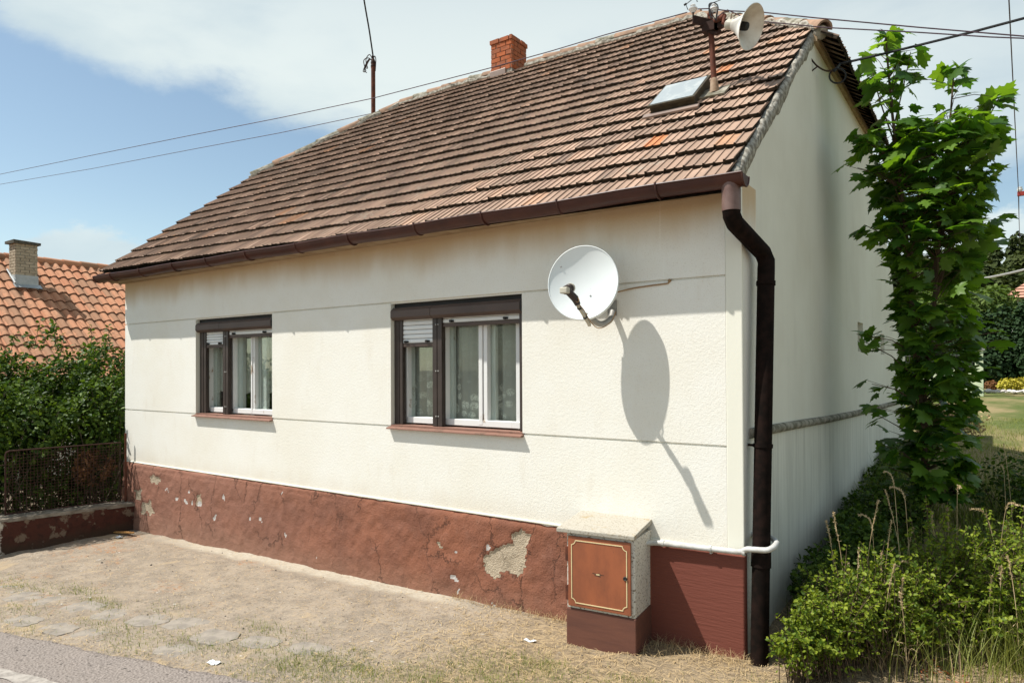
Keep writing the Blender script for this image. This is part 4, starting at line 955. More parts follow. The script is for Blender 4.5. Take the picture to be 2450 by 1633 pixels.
wire('overhead_wire', [rayp(*q, 1.05) for q in ((1664, 22), (1700, 21), (1740, 26), (1827, 30), (1950, 43), (2200, 66), (2450, 87), (2520, 93))], .0042, M_wire, 'upper of two thin wires right of the white horn, above the maple', group='thin overhead wires', ext=20)
wire('overhead_wire', [rayp(*q, 1.15) for q in ((1717, 40), (1740, 24), (1780, 42), (1827, 52), (1970, 66), (2200, 78), (2370, 89), (2450, 92), (2520, 94))], .0042, M_wire, 'lower of two thin wires right of the white horn, above the maple', group='thin overhead wires', ext=20)
BK = Vector((.0, 2.0, 4.18))
wire('service_cable', [BK+Vector((.14, .12, -.03))]+[rayp(*q, 2.3) for q in ((2010, 153), (2110, 130), (2200, 108), (2330, 76), (2450, 44), (2540, 20))], .011, M_cable, 'thick black cable running from the gable bracket over the maple', 'cable', ext=14)
hk = thing('cable_bracket', 'small steel bracket with coiled black cable on the gable wall', 'bracket', tuple(BK))
b = MB(); b.tube(smoothpath([BK+Vector((-.01, -.04, .06)), BK+Vector((.03, -.01, .0)), BK+Vector((.08, .06, -.03)), BK+Vector((.13, .11, -.03))], 5), .007, 6); b.tube([BK+Vector((-.01, -.03, -.05)), BK+Vector((.04, .0, -.005))], .006, 6); b.build('hook', M_rust_dark, hk)
b = MB(); cc = BK+Vector((.16, .16, -.06)); b.tube([cc+Vector((.058*math.cos(a), .03*math.cos(a), .062*math.sin(a))) for a in [k_*2*math.pi/20 for k_ in range(22)]], .007, 6); b.build('coil', M_cable, hk)
# utility pole just outside the frame on the right: only its crossarm end shows
up_ = thing('utility_pole', 'red steel crossarm end of a utility pole at the right edge', 'pole', (1.62, 20, .9))
def farp(px, py, y): return rayp(px, py, y)
q0 = farp(2434, 465, 20.0); b = MB(); b.box(q0.x, q0.x+1.6, q0.y-.06, q0.y+.06, q0.z-.05, q0.z+.06); b.build('crossarm', M_redpaint, up_)
b = MB(); b.tube([(q0.x+1.0, 20, .5), (q0.x+1.0, 20, q0.z+.6)], .14, 12); b.build('pole', M_steel, up_, smooth=True)
b = MB(); b.lathe(q0+Vector((.06, 0, .06)), (0, 0, 1), [(0, .04), (.05, .07), (.08, .07), (.09, .05), (.13, .06), (.15, 0)], 12); b.build('insulator', M_porcelain, up_, smooth=True)
pA = farp(2437, 460, 20.0); pB = farp(2412, -40, 9.0)
wire('overhead_wire', sag(pB, pA, .05), .010, M_wire, 'near vertical thin wire at the right edge of the sky', group='thin overhead wires')
pC = farp(2440, 575, 60.0)
wire('overhead_wire', [farp(2437, 462, 20.0), farp(2438, 520, 40), farp(2440, 580, 60)], .016, M_wire, 'thin wire dropping to the wood below the red crossarm', group='thin overhead wires')
wire('guy_cable', sag(farp(2285, 674, 26), farp(2470, 640, 20), .06), .035, M_grey_cable, 'light grey cable in front of the far wood', 'cable')

# ------------------------------------------------------------------ garden wall and fence on the left
gwl = thing('garden_wall', 'low peeling red brown garden wall under the mesh fence', 'wall', (-7.19, 0, 0))
def wtop(y): return .137-.033*y*1.0
nY = 90; yv = np.linspace(.0, -3.4, nY); hh = np.linspace(0, 1, 8); V = []
for a in yv:
    for t_ in hh:
        z = -.30+(wtop(a)-.02+.30)*t_; V.append((-7.06+(fbm(np.array([a*6]), np.array([z*6]), 3, 81)[0]-.43)*.030+.012*(1-t_), a-.02, z))
i = np.arange(nY*8).reshape(nY, 8); F = np.stack([i[:-1, :-1], i[:-1, 1:], i[1:, 1:], i[1:, :-1]], -1).reshape(-1, 4)[:, ::-1]
np_mesh('wall_face', V, F, M_lowwall, gwl, smooth=True)
b = MB(); b.box(-7.33, -7.075, -3.4, -.02, -.3, .13); b.build('wall_core', M_lowwall, gwl)
V = []; 
for k_, a in enumerate(np.linspace(-.025, -3.4, 70)):
    j_ = (fbm(np.array([a*8]), np.array([1.5]), 4, 91)[0]-.47)*.03; zt = wtop(a)
    V += [(-7.350, a, zt-.04), (-7.345, a, zt+.008), (-7.06+j_, a, zt+.004+j_*.3), (-7.052+j_, a, zt-.03)]
F = [[k_*4+q, k_*4+q+1, (k_+1)*4+q+1, (k_+1)*4+q] for k_ in range(69) for q in range(3)]
np_mesh('coping', V, [f[::-1] for f in F], M_coping, gwl)
fp = thing('mesh_fence', 'rusty wire mesh fence panel in a pipe frame on the low wall', 'fence', (-7.2, -.7, .17))
y0, y1, zt0, zt1 = -1.27, -.125, .862, .848
zb_ = lambda y: wtop(y)+.02
b = MB(); rc = .035
fr = [(-7.2, y0, zb_(y0)), (-7.2, y0, zt0-rc), (-7.2, y0+rc*.3, zt0-rc*.3), (-7.2, y0+rc, zt0), (-7.2, y1, zt1), (-7.2, y1, zb_(y1))]
b.tube(fr, .0085, 8); b.tube([(-7.2, -.583, zb_(-.58)), (-7.2, -.583, .854)], .005, 6); b.tube([(-7.2, y0, zb_(y0)+.01), (-7.2, y1, zb_(y1)+.01)], .007, 6)
for z in (.33, .72):
    b.tube([(-7.2, y1, z), (-7.2, -.06, z)], .005, 6); b.tube([(-7.2, y0, z), (-7.2, y0-.1, z)], .006, 6)
b.build('frame', M_fence, fp, smooth=True)
b = MB()
y = y0+.03
while y < y1-.01: b.tube([(-7.2, y, zb_(y)+.01), (-7.2, y, .855)], .0022, 4, cap=False); y += .033
z = .22
while z < .84: b.tube([(-7.2, y0, z), (-7.2, (y0+y1)/2, z+.003), (-7.2, y1, z-.003)], .0026, 4, cap=False); z += .031
b.build('mesh', M_fence, fp)
ps = MB(); ps.tube([(-7.2, -.066, .1), (-7.2, -.066, .945)], .012, 10); ps.lathe((-7.2, -.066, .945), (0, 0, 1), [(0, .013), (.006, .012), (.008, 0)], 10)
tag(ps.build('fence_post', M_rust, loc=(-7.2, -.066, .14), smooth=True), 'slim rusty fence post against the house corner', 'post')

# ------------------------------------------------------------------ neighbour's house
nb = thing('neighbour_house', 'neighbouring house with bright orange pantile roof behind the green shrub', 'house', (-15.5, 4, -.2))
RX, RZ, EX = -15.5, 4.02, -12.35; sl2 = math.atan(.785); V2 = Vector((-math.cos(sl2), 0, math.sin(sl2))); U2 = Vector((0, 1, 0)); N2 = U2.cross(V2); N2 = -N2 if N2.z < 0 else N2
EZ = RZ-.785*(EX-RX); len2 = (EX-RX)/math.cos(sl2)
PAN = [(u_, .040*math.sin(math.pi*2*(u_-.08))*(.8 if u_ < .5 else .55)) for u_ in np.linspace(0, 1, 11)]
PAN = [(0, .0), (.1, .022), (.22, .040), (.36, .046), (.5, .040), (.62, .020), (.72, -.002), (.84, -.012), (1.0, .0)]
mb = MB(); rnd2 = random.Random(11); rws = 13; ex2 = len2/rws
tile_field(mb, Vector((EX, -2.5, EZ)), U2, V2, N2, 0, 11.0, .178, rws, ex2, lambda u: len2, rnd2, lambda p, r: r.random(), PAN, hf=.035, hb=.004, th=.025, stag=0, jv=.006, curve=lambda uf: -.02*math.sin(math.pi*min(1, uf/.7)))
nroof = mb.build('roof', [M_ntile, M_ntile_edge], nb, tint=True, smooth=True)
b = MB(); b.cur = .5
b.add([(RX, -2.5, RZ-.03), (RX, 8.5, RZ-.03), (EX, 8.5, EZ-.03), (EX, -2.5, EZ-.03)], [(0, 3, 2, 1)])
b.add([(RX, -2.5, RZ), (RX, 8.5, RZ), (RX-3.2, 8.5, EZ), (RX-3.2, -2.5, EZ)], [(0, 1, 2, 3)]); b.build('rear_roof', M_ntile_edge, nb)
b = MB(); k_ = 0; y = -2.5
while y < 8.4:
    b.cur = random.random(); b.tube([(RX, y, RZ+.02), (RX, y+.40, RZ+.02+random.uniform(-.004, .006))], [.095, .082], 12); y += .36
b.build('ridge', M_ntile, nroof, tint=True, smooth=True)
b = MB(); b.box(-18.4, EX-.3, -2.2, 8.2, -.4, EZ); b.prism([(-18.4, EZ), (EX-.3, EZ), (RX, RZ-.08)], -2.2, 8.2, 'y'); b.build('wall', M_nwall, nb)
ch = MB(); cy0, cy1, cx0, cx1 = 1.36, 1.74, -14.93, -14.60
ch.m = 1; ch.box(cx0+.01, cx1-.01, cy0+.01, cy1-.01, 3.2, 4.225); ch.m = 0
for r in range(11):
    z0_ = 3.585+r*.058; o_ = .08 if r % 2 else 0
    for face in (0, 1):
        a, c_ = (cy0, cy1) if face == 0 else (cx0, cx1); u = a-o_
        while u < c_-.01:
            s_, e_ = max(u, a), min(u+.155, c_)
            if e_-s_ > .02:
                ch.cur = random.random()
                if face == 0: ch.box(cx1-.06, cx1, s_+.004, e_-.005, z0_+.004, z0_+.053); ch.box(cx0, cx0+.06, s_+.004, e_-.005, z0_+.004, z0_+.053)
                else: ch.box(s_+.004, e_-.005, cy0-.003, cy0+.06, z0_+.004, z0_+.053); ch.box(s_+.004, e_-.005, cy1-.06, cy1+.003, z0_+.004, z0_+.053)
            u += .160
nch = ch.build('chimney', [M_pbrick, M_mortar], nroof, tint=True)
b = MB(); b.box(cx0-.05, cx1+.05, cy0-.05, cy1+.05, 4.22, 4.275, jit=.010); b.build('chimney_cap', M_cap, nroof)
b = MB(); b.box(cx0-.02, cx1+.012, cy0-.012, cy1+.012, 3.25, 3.595); b.add([(cx1+.0, cy0-.05, 3.42), (cx1+.0, cy1+.05, 3.42), (cx1+.12, cy1+.05, 3.34), (cx1+.12, cy0-.05, 3.34)], [(0, 3, 2, 1)])
b.tube([(cx0, cy0-.03, 3.72), (cx1+.08, cy0-.03, 3.42)], .02, 6); b.build('chimney_flashing', M_zinc, nroof)

# ------------------------------------------------------------------ foliage
def unit(v): return v/np.maximum(np.linalg.norm(v, axis=1, keepdims=True), 1e-9)
LEAF = (np.array([(0, 0, 0), (.30, .32, .06), (.24, .68, .05), (0, 1, -.08), (-.24, .68, .05), (-.30, .32, .06)]), [(0, 1, 2, 3), (0, 3, 4, 5)])
def leaf_cloud(name, C_, nr, dr, size, mt, parent, tint, tmpl=LEAF, loc=None, wid=1.0):
    """C_ base points, nr leaf normals, dr tip directions"""
    T, F0 = tmpl; dr = unit(dr-nr*np.sum(dr*nr, 1, keepdims=True)); sd = np.cross(dr, nr); k = len(T); n = len(C_)
    sz = size[:, None, None]
    V = C_[:, None, :]+sz*(T[None, :, 0:1]*wid*sd[:, None, :]+T[None, :, 1:2]*dr[:, None, :]+T[None, :, 2:3]*nr[:, None, :])
    F = (np.arange(n)[:, None, None]*k+np.array(F0)[None]).reshape(-1, len(F0[0]))
    return np_mesh(name, V.reshape(-1, 3), F, mt, parent, loc, {'tint': np.repeat(tint, k)})
def ellip(n, c, r, rng, shell=.5):
    d_ = unit(rng.normal(size=(n, 3))); q = rng.random(n)**(shell*.66)
    return np.array(c)+d_*q[:, None]*np.array(r), d_
half = [(.0, .04), (.15, .0), (.36, -.02), (.31, .11), (.45, .15), (.68, .36), (.53, .40), (.55, .58), (.37, .53), (.24, .56), (.28, .75), (.13, .77), (0, 1.03)]
outl = half+[(-x, y) for x, y in reversed(half[1:-1])]
def mz(x, y): return -.30*x*x-.22*(y-.35)**2+.05*abs(x)
MAPLE = (np.array([(0, .36, .0)]+[(x, y, mz(x, y)) for x, y in outl]), [(0, 1+k_, 1+(k_+1) % len(outl)) for k_ in range(len(outl))])

# ---- young maple against the gable
mp = thing('maple_tree', 'young maple with broad lobed leaves growing against the gable wall', 'tree', (.74, 2.58, .45))
rng = np.random.default_rng(23)
tr = MB()
def branch(pts, r0, r1, n=6): 
    P = smoothpath(pts, 5); tr.tube(P, [r0+(r1-r0)*k_/(len(P)-1) for k_ in range(len(P))], n); return P
main = branch([(.74, 2.58, .3), (.72, 2.56, 1.0), (.66, 2.53, 2.0), (.60, 2.48, 3.0), (.53, 2.43, 3.8), (.49, 2.40, 4.45)], .030, .006, 8)
sec = branch([(.70, 2.58, 1.2), (.80, 2.62, 2.2), (.86, 2.66, 3.1), (.92, 2.70, 3.7), (.955, 2.73, 4.18)], .020, .005)
thr = branch([(.78, 2.62, 2.4), (.95, 2.74, 3.2), (1.12, 2.86, 3.62), (1.26, 2.94, 3.93)], .014, .004)
thr2 = branch([(.80, 2.62, 2.2), (1.0, 2.76, 3.0), (1.2, 2.90, 3.33)], .012, .004); l1 = branch([(.60, 2.48, 3.0), (.47, 2.38, 3.4), (.34, 2.30, 3.66)], .006, .002)
l2 = branch([(.56, 2.45, 3.5), (.45, 2.36, 3.9), (.40, 2.33, 4.15)], .008, .003); l3 = branch([(.54, 2.44, 3.7), (.62, 2.5, 4.1), (.66, 2.52, 4.32)], .007, .003)
# crown envelope: vertical column, radius by height
zk = np.array([.55, .8, 1.2, 1.6, 2.0, 2.4, 2.8, 3.1, 3.4, 3.6, 3.75]); rk = np.array([.12, .20, .23, .26, .27, .29, .33, .40, .43, .38, .22])
n = 1150; z = rng.uniform(.6, 3.75, n); r = np.interp(z, zk, rk)*np.sqrt(rng.random(n))**.55*rng.uniform(.75, 1.08, n); a = rng.uniform(0, 2*np.pi, n)
cx = .82-.01*(z-1); cy = 2.58+.02*(z-1)
C0 = np.stack([cx+r*np.cos(a), cy+r*np.sin(a), z], 1)
zz2 = rng.uniform(2.7, 3.7, 420); a2 = rng.uniform(0, 6.28, 420); r2 = .43*np.sqrt(rng.random(420)); C0 = np.concatenate([C0, np.stack([.80+r2*np.cos(a2), 2.62+r2*np.sin(a2), zz2], 1)])
out_ = np.stack([C0[:, 0]-.76, C0[:, 1]-2.58, np.zeros(len(C0))], 1)
extra = []; ed = []
for P, m_, rad in ((main[-12:], 62, .19), (sec[-9:], 24, .15), (thr[-6:], 12, .10), (thr2[-5:], 10, .10), (l1[-5:], 14, .12), (l2[-6:], 18, .12), (l3[-7:], 20, .13)):
    for q in range(m_):
        p = np.array(P[int(q*len(P)/m_)]); a = q*2.4+rng.random(); dv_ = np.array([math.cos(a), math.sin(a), 0]); extra.append(p+dv_*rad*rng.uniform(.15, .8)); ed.append(dv_)
for P in (main, sec, thr):
    p = np.array(P[-1])
    for q in range(5): a = q*1.3; dv_ = np.array([math.cos(a), math.sin(a), .3]); extra.append(p+dv_*.02); ed.append(dv_)
# a few leaves reaching out sideways, as seen against the wall and sky
for p in [(.20, 2.25, 3.62), (.22, 2.22, 3.35), (.26, 2.28, 2.88), (.28, 2.28, 1.95), (.26, 2.24, 1.9), (.30, 2.3, 1.55), (.33, 2.3, 1.30), (.36, 2.35, 1.05), (.40, 2.38, .86), (1.24, 2.95, 3.62), (1.27, 2.97, 3.30), (1.20, 2.92, 3.0), (1.16, 2.9, 2.7), (1.24, 2.92, 1.98), (1.10, 2.86, 1.62)]:
    p = np.array(p)+np.array([.07, .03, 0])*(p[0] < .7); st_ = min(main, key=lambda s_: abs(s_.z-p[2]+.22)); tr.tube([st_, st_.lerp(Vector(p), .5)+Vector((0, 0, .04)), Vector(p)], [.006, .0045, .003], 5, cap=False)
    for q in range(7): f_ = rng.uniform(.55, 1.05); extra.append(np.array(st_)*(1-f_)+p*f_+rng.normal(size=3)*.045); ed.append(np.array([p[0]-.76, p[1]-2.58, 0])*.7+rng.normal(size=3)*.15*np.array([1, 1, 0]))
C0 = np.concatenate([C0, np.array(extra)]); out_ = np.concatenate([out_, np.array(ed)])
C0[:, 0] = np.maximum(C0[:, 0], .07)
n = len(C0); dr = unit(unit(out_)+rng.normal(size=(n, 3))*.45+np.array([0, 0, -.35])); nr = unit(np.array([0, 0, 1.0])+unit(out_)*.30+rng.normal(size=(n, 3))*.45)
sz = .075+.095*rng.random(n)**.8
C0[:, 0] = np.where(C0[:, 0]+dr[:, 0]*sz < .02, .02-dr[:, 0]*sz, C0[:, 0])
leaf_cloud('crown', C0, nr, dr, sz, M_maple, mp, rng.random(n)**1.3, MAPLE)
for q in range(0, n, 3):
    p = Vector(C0[q]); zt = p.z-rng.uniform(.05, .25); sp = min(main+sec, key=lambda s_: abs(s_.z-zt)+.3*(s_-p).length)
    if (sp-p).length < .75: tr.tube([sp, sp.lerp(p, .5)+Vector((0, 0, .03)), p], [.0045, .003, .0018], 4, cap=False)
tr.build('trunk', M_twig, mp, smooth=True)

# ---- shrubs
def fwd_(p, s_=.905): return (CAM.x+s_*(p[0]-CAM.x), CAM.y+s_*(p[1]-CAM.y), p[2]+.035)
def shrub(name, lab, cat, group, blobs, nl, size, mt, loc, seed, twigs=30, stemmat=M_twig, sprigs=(), updown=.6, tpow=1.0, gap=.42, shell=.55):
    if group == gsh:
        blobs = [(fwd_(c), (r[0]*.95, r[1]*.9, r[2]*1.05)) for c, r in blobs]; loc = fwd_(loc); loc = (loc[0], loc[1], Hs(loc[0], loc[1])); sprigs = [(fwd_(a), fwd_(b_), k) for a, b_, k in sprigs]
    rng = np.random.default_rng(seed); o = thing(name, lab, cat, loc, group); Cs, Ds = [], []
    tot = sum(np.prod(r) for c, r in blobs)
    st = MB()
    if group == gsh:
        for c, r in blobs:
            ns_ = int(95*np.prod(r)/tot*len(blobs)/2)+30
            for q in range(ns_):
                u_ = unit(rng.normal(size=(1, 3)))[0]; u_[2] = abs(u_[2])*.9+.12; hgt = rng.uniform(.55, 1.28)
                b0 = np.array([c[0]+rng.normal()*r[0]*.40, c[1]+rng.normal()*r[1]*.40, Hs(c[0], c[1])-.02])
                tip = np.array([c[0]+u_[0]*r[0]*hgt*1.15, c[1]+u_[1]*r[1]*hgt*1.15, max(b0[2]+.06, c[2]+(u_[2]-.35)*r[2]*hgt*1.5)])
                md = (b0+tip)/2+np.array([(tip[0]-b0[0])*-.12, (tip[1]-b0[1])*-.12, .04+.1*rng.random()])
                P = smoothpath([b0, md, tip], 5); st.tube(P, [.0032-.0022*k_/len(P) for k_ in range(len(P))], 3, cap=False)
                kk = int(nl/(1.35*ns_*len(blobs)))+16; t_ = .18+.82*rng.random(kk)**.8; ii = np.minimum((t_*(len(P)-1)).astype(int), len(P)-2); fr_ = t_*(len(P)-1)-ii
                Pn = np.array([list(p_) for p_ in P]); pp = Pn[ii]*(1-fr_[:, None])+Pn[ii+1]*fr_[:, None]; a = rng.uniform(0, 6.28, kk); d_ = np.stack([np.cos(a), np.sin(a), rng.uniform(-.1, .8, kk)], 1)
                Cs.append(pp+d_*.008); Ds.append(d_)
    for c, r in ([] if group == gsh else blobs):
        k = int(nl*np.prod(r)/tot); p, d_ = ellip(k*2, c, r, rng, shell)
        dens = fbm(p[:, 0]*7+p[:, 2]*3, p[:, 1]*7-p[:, 2]*5, 3, seed+5); keep = dens > gap; p, d_ = p[keep], d_[keep]
        Cs.append(p); Ds.append(d_)
        for q in range(twigs):
            e_ = Vector(np.array(c)+unit(rng.normal(size=(1, 3)))[0]*np.array(r)*.9); b0 = Vector((c[0]+rng.normal()*r[0]*.35, c[1]+rng.normal()*r[1]*.35, loc[2]-.05))
            if e_.z > b0.z: st.tube([b0, b0.lerp(e_, .5)+Vector(rng.normal(size=3)*.04), e_], [.005, .004, .002], 4, cap=False)
    for (base, tip, k) in sprigs:
        base, tip = Vector(base), Vector(tip); st.tube([base, tip], [.004, .002], 4, cap=False)
        t_ = rng.random(k); p = np.array(base)[None]*(1-t_[:, None])+np.array(tip)[None]*t_[:, None]; a = rng.uniform(0, 6.28, k); d_ = np.stack([np.cos(a), np.sin(a), np.full(k, .6)], 1); Cs.append(p+d_*.012); Ds.append(d_)
    C_ = np.concatenate(Cs); D_ = np.concatenate(Ds); n = len(C_)
    nr = unit(np.array([0, 0, updown])+D_*.4+rng.normal(size=(n, 3))*.55); dr = unit(D_+rng.normal(size=(n, 3))*.7+np.array([0, 0, .2]))
    ok = C_[:, 2] > loc[2]-.02; C_, nr, dr = C_[ok], nr[ok], dr[ok]; n = len(C_)
    leaf_cloud('foliage', C_, nr, dr, size*rng.uniform(.6, 1.25, n), mt, o, rng.random(n)**tpow)
    st.build('stems', stemmat, o); return o
gsh = 'leafy shrubs below the gable wall'
# tall privet hedge behind the fence, two bushes
shrub('leafy_bush', 'dense green bush behind the mesh fence, nearest the house', 'bush', 'bushes behind the fence',
      [((-8.75, .25, 1.45), (.75, .70, .62)), ((-8.5, -.15, 1.0), (.65, .6, .85)), ((-8.6, .55, .8), (.7, .6, .8)), ((-8.25, -.1, .25), (.5, .6, .6)), ((-7.85, .0, 1.15), (.45, .55, .5))], 23000, .062, M_hedge, (-8.7, .2, -.18), 5, 24, M_bark,
      [((-8.7+.3*math.sin(q*1.7), -.2+.16*q-.3, 1.95), (-8.7+.35*math.sin(q*1.7), -.25+.17*q-.3, 2.15+.16*abs(math.sin(q*2.1))), 26) for q in range(7)], tpow=1.4)
shrub('leafy_bush', 'dense green bush behind the mesh fence at the left edge', 'bush', 'bushes behind the fence',
      [((-8.9, -1.25, 1.42), (.8, .8, .62)), ((-8.6, -1.5, .9), (.7, .8, .8)), ((-8.9, -.7, 1.1), (.7, .6, .85)), ((-8.6, -2.4, 1.2), (.7, .7, .8)), ((-8.25, -.95, .3), (.5, .7, .6)), ((-8.2, -1.8, .3), (.5, .6, .6)), ((-7.9, -1.1, 1.1), (.45, .8, .5))], 30000, .062, M_hedge, (-8.8, -1.3, -.18), 6, 24, M_bark,
      [((-8.8+.3*math.sin(q*1.3), -1.5+.16*q, 1.95), (-8.8+.33*math.sin(q*1.3), -1.5+.17*q, 2.12+.22*abs(math.sin(q*1.3))), 24) for q in range(8)], tpow=1.4)
shrub('dry_bush', 'small reddish dry bush seen through the mesh fence', 'bush', None, [((-7.75, -.18, .52), (.20, .22, .22))], 380, .05, M_reddish, (-7.75, -.2, -.18), 8, 10)
# weedy shrubs right of the corner
gsh = 'leafy shrubs below the gable wall'
def zz(x, y): return Hs(x, y)
shrub('leafy_shrub', 'bright green small leaved shrub crowding the foot of the downpipe', 'shrub', gsh, [((.42, .62, .27), (.24, .26, .30)), ((.55, .80, .36), (.24, .22, .24)), ((.36, .40, .18), (.16, .16, .24)), ((.24, .26, .16), (.13, .14, .20))], 6600, .025, M_privet, (.45, .62, 0), 31, 26, M_twig,
      [((.40, .62, .4), (.36, .60, .60), 30), ((.52, .75, .45), (.5, .75, .63), 30), ((.30, .45, .3), (.25, .38, .42), 16)], .5)
shrub('leafy_shrub', 'green shrub with a tall pointed shoot in front of the maple', 'shrub', gsh, [((.82, 1.05, .32), (.26, .26, .28)), ((.95, 1.28, .44), (.24, .22, .26)), ((.70, .88, .22), (.20, .2, .22))], 6200, .025, M_privet, (.85, 1.1, .05), 33, 26, M_twig,
      [((.86, 1.3, .4), (.82, 1.3, .88), 130), ((.93, 1.35, .4), (.94, 1.38, .84), 90), ((.80, 1.25, .4), (.74, 1.22, .74), 70), ((1.05, 1.3, .5), (1.1, 1.32, .72), 40)], .5)
shrub('leafy_shrub', 'broad green shrub with arching shoots right of the maple foot', 'shrub', gsh, [((1.20, 1.35, .34), (.30, .28, .30)), ((1.32, 1.70, .48), (.30, .25, .26)), ((1.10, 1.12, .22), (.22, .2, .2))], 6600, .025, M_privet, (1.22, 1.4, .1), 35, 26, M_twig,
      [((1.2, 1.5, .5), (1.15, 1.5, .80), 60), ((1.32, 1.6, .5), (1.36, 1.66, .82), 60), ((1.42, 1.7, .5), (1.5, 1.75, .76), 50)], .5)
shrub('leafy_shrub', 'green shrub with dark gaps at the right edge of the picture', 'shrub', gsh, [((1.62, 1.62, .36), (.28, .28, .32)), ((1.75, 1.95, .46), (.3, .26, .30)), ((1.52, 1.36, .24), (.2, .2, .2))], 5400, .025, M_privet, (1.62, 1.65, .12), 37, 26, M_twig,
      [((1.6, 1.7, .5), (1.58, 1.7, .78), 50)], .5, 1.4)
# ---- grasses
def blades(name, base, hgt, wid, lean, rng, mt, tint, parent=None, loc=None, seg=3, droop=.5):
    n = len(base); a = rng.uniform(0, 2*np.pi, n); d_ = np.stack([np.cos(a), np.sin(a), np.zeros(n)], 1); sd = np.stack([-np.sin(a), np.cos(a), np.zeros(n)], 1)
    V = np.zeros((n, 2*seg+1, 3))
    for k in range(seg+1):
        t_ = k/seg; c_ = base+np.array([0, 0, 1])*(hgt*t_*(1-droop*.5*lean*t_))[:, None]+d_*(hgt*lean*t_*t_)[:, None]
        if k < seg: w_ = (wid*(1-t_*.8))[:, None]; V[:, 2*k] = c_-sd*w_; V[:, 2*k+1] = c_+sd*w_
        else: V[:, 2*seg] = c_
    F = []
    for k in range(seg-1): F.append((2*k, 2*k+1, 2*k+3, 2*k+2))
    tri = (2*seg-2, 2*seg-1, 2*seg, 2*seg)
    F3 = []
    for f in F: F3 += [(f[0], f[1], f[2]), (f[0], f[2], f[3])]
    F3.append(tri[:3])
    Fa = (np.arange(n)[:, None, None]*(2*seg+1)+np.array(F3)[None]).reshape(-1, 3)
    return np_mesh(name, V.reshape(-1, 3), Fa, mt, parent, loc, {'tint': np.repeat(tint, 2*seg+1)})
rng = np.random.default_rng(77)
def zgr(x, y): return zg(x, y)
# lying straw: dense on the right, sparse to the left
def scatter(n, f, bx):
    x = rng.uniform(bx[0], bx[1], n); y = rng.uniform(bx[2], bx[3], n); k = rng.random(n) < f(x, y); return x[k], y[k]
def strawd(x, y):
    d_ = np.clip((x+3.4)/2.6, .16, 1)*(.35+.9*np.clip(fbm(x*3, y*3, 3, 51)*2-.55, 0, 1))
    near = np.abs(y-edge_y(x)) < .10+.06*fbm(x*5, y*5, 2, 3); d_ = np.where(near, np.maximum(d_, .55), d_)
    d_ = np.where(y < edge_y(x)-.04, .015, d_); d_ = np.where((y > -.03) & (x < .0), 0, d_); return d_
x, y = scatter(80000, strawd, (-6.2, 2.2, -2.6, 1.0)); n = len(x); p0 = np.stack([x, y, zgr(x, y)+rng.uniform(.001, .012, n)], 1); a = rng.uniform(0, 6.28, n)
ln = rng.uniform(.015, .06, n)*np.where(x > -2, 1.0, .7); dv_ = np.stack([np.cos(a), np.sin(a), rng.uniform(-.1, .25, n)], 1); sd = np.stack([-np.sin(a), np.cos(a), np.zeros(n)], 1)*rng.uniform(.0007, .0017, n)[:, None]
mid = p0+dv_*ln[:, None]*.5+np.array([0, 0, 1])*(ln*.10)[:, None]; end = p0+dv_*ln[:, None]
V = np.stack([p0-sd, p0+sd, mid+sd, mid-sd, end+sd*.5, end-sd*.5], 1); F = (np.arange(n)[:, None, None]*6+np.array([(0, 1, 2, 3), (3, 2, 4, 5)])[None]).reshape(-1, 4)
tag(np_mesh('straw', V.reshape(-1, 3), F, M_straw, attrs={'tint': np.repeat(rng.random(n), 6)}), kind='stuff')
# green and dry short grass tufts
tl = [(-3.33, -1.68), (-2.76, -1.56), (-3.36, -1.88), (-4.81, -1.95), (-4.96, -1.48), (-4.61, -1.52), (-4.32, -1.55), (-3.82, -1.37), (-3.7, -1.77), (-4.06, -1.8), (-3.06, -1.62), (-5.92, -1.7), (-2.24, -1.5), (-2.1, -1.34), (-2.54, -1.22), (-2.9, -1.19), (-1.9, -1.45), (-1.17, -.96), (-1.43, -1.19), (-1.35, -.95), (-1.09, -.66),
      (-2.0, -1.52), (-1.8, -1.3), (-1.6, -1.38), (-1.3, -1.25), (-1.0, -1.1), (-.8, -1.0), (-.5, -.85), (-.2, -.8), (-.4, -.62), (.1, -.5), (.3, -.3), (-1.7, -1.55), (-1.1, -1.3), (-.9, -.75), (-5.3, -1.62), (-5.6, -1.72), (-4.4, -2.1), (-2.4, -1.72), (-2.65, -1.42)]
bs = []; 
for (tx, ty) in tl:
    k = int(rng.uniform(120, 300)); s_ = rng.uniform(.05, .13); q = rng.normal(size=(k, 2))*np.array([s_*1.5, s_*.7]); bs.append(np.stack([tx+q[:, 0], ty+q[:, 1]], 1))
q = np.stack(scatter(34000, lambda x, y: (np.clip(fbm(x*2.2, y*2.2, 3, 57)*2.8-1.02, 0, 1))*(y < -.55+.1*x)*(y > edge_y(x)-.02)*np.clip((x+2.7)/.8, 0, 1), (-2.7, .6, -1.8, -.3)), 1); bs.append(q)
q = np.concatenate(bs); base = np.stack([q[:, 0], q[:, 1], zgr(q[:, 0], q[:, 1])-.003], 1); n = len(base)
tag(blades('short_grass', base, rng.uniform(.012, .042, n), rng.uniform(.0009, .0018, n), rng.uniform(.2, 1.3, n), rng, M_grass, rng.random(n)), kind='stuff')
# fringe of dry blades along the wall foot, cabinet and stones' joints
x = np.concatenate([rng.uniform(-2.2, -1.0, 260), rng.uniform(-.55, .06, 380)]); y = np.where(x < -1.0, -.04-rng.random(len(x))*.05, -.05-rng.random(len(x))**2*.22)
base = np.stack([x, y, zgr(x, y)], 1); n = len(base); tag(blades('dry_fringe', base, rng.uniform(.02, .10, n), rng.uniform(.0008, .0016, n), rng.uniform(.3, 1.6, n), rng, M_straw, rng.random(n)), kind='stuff')
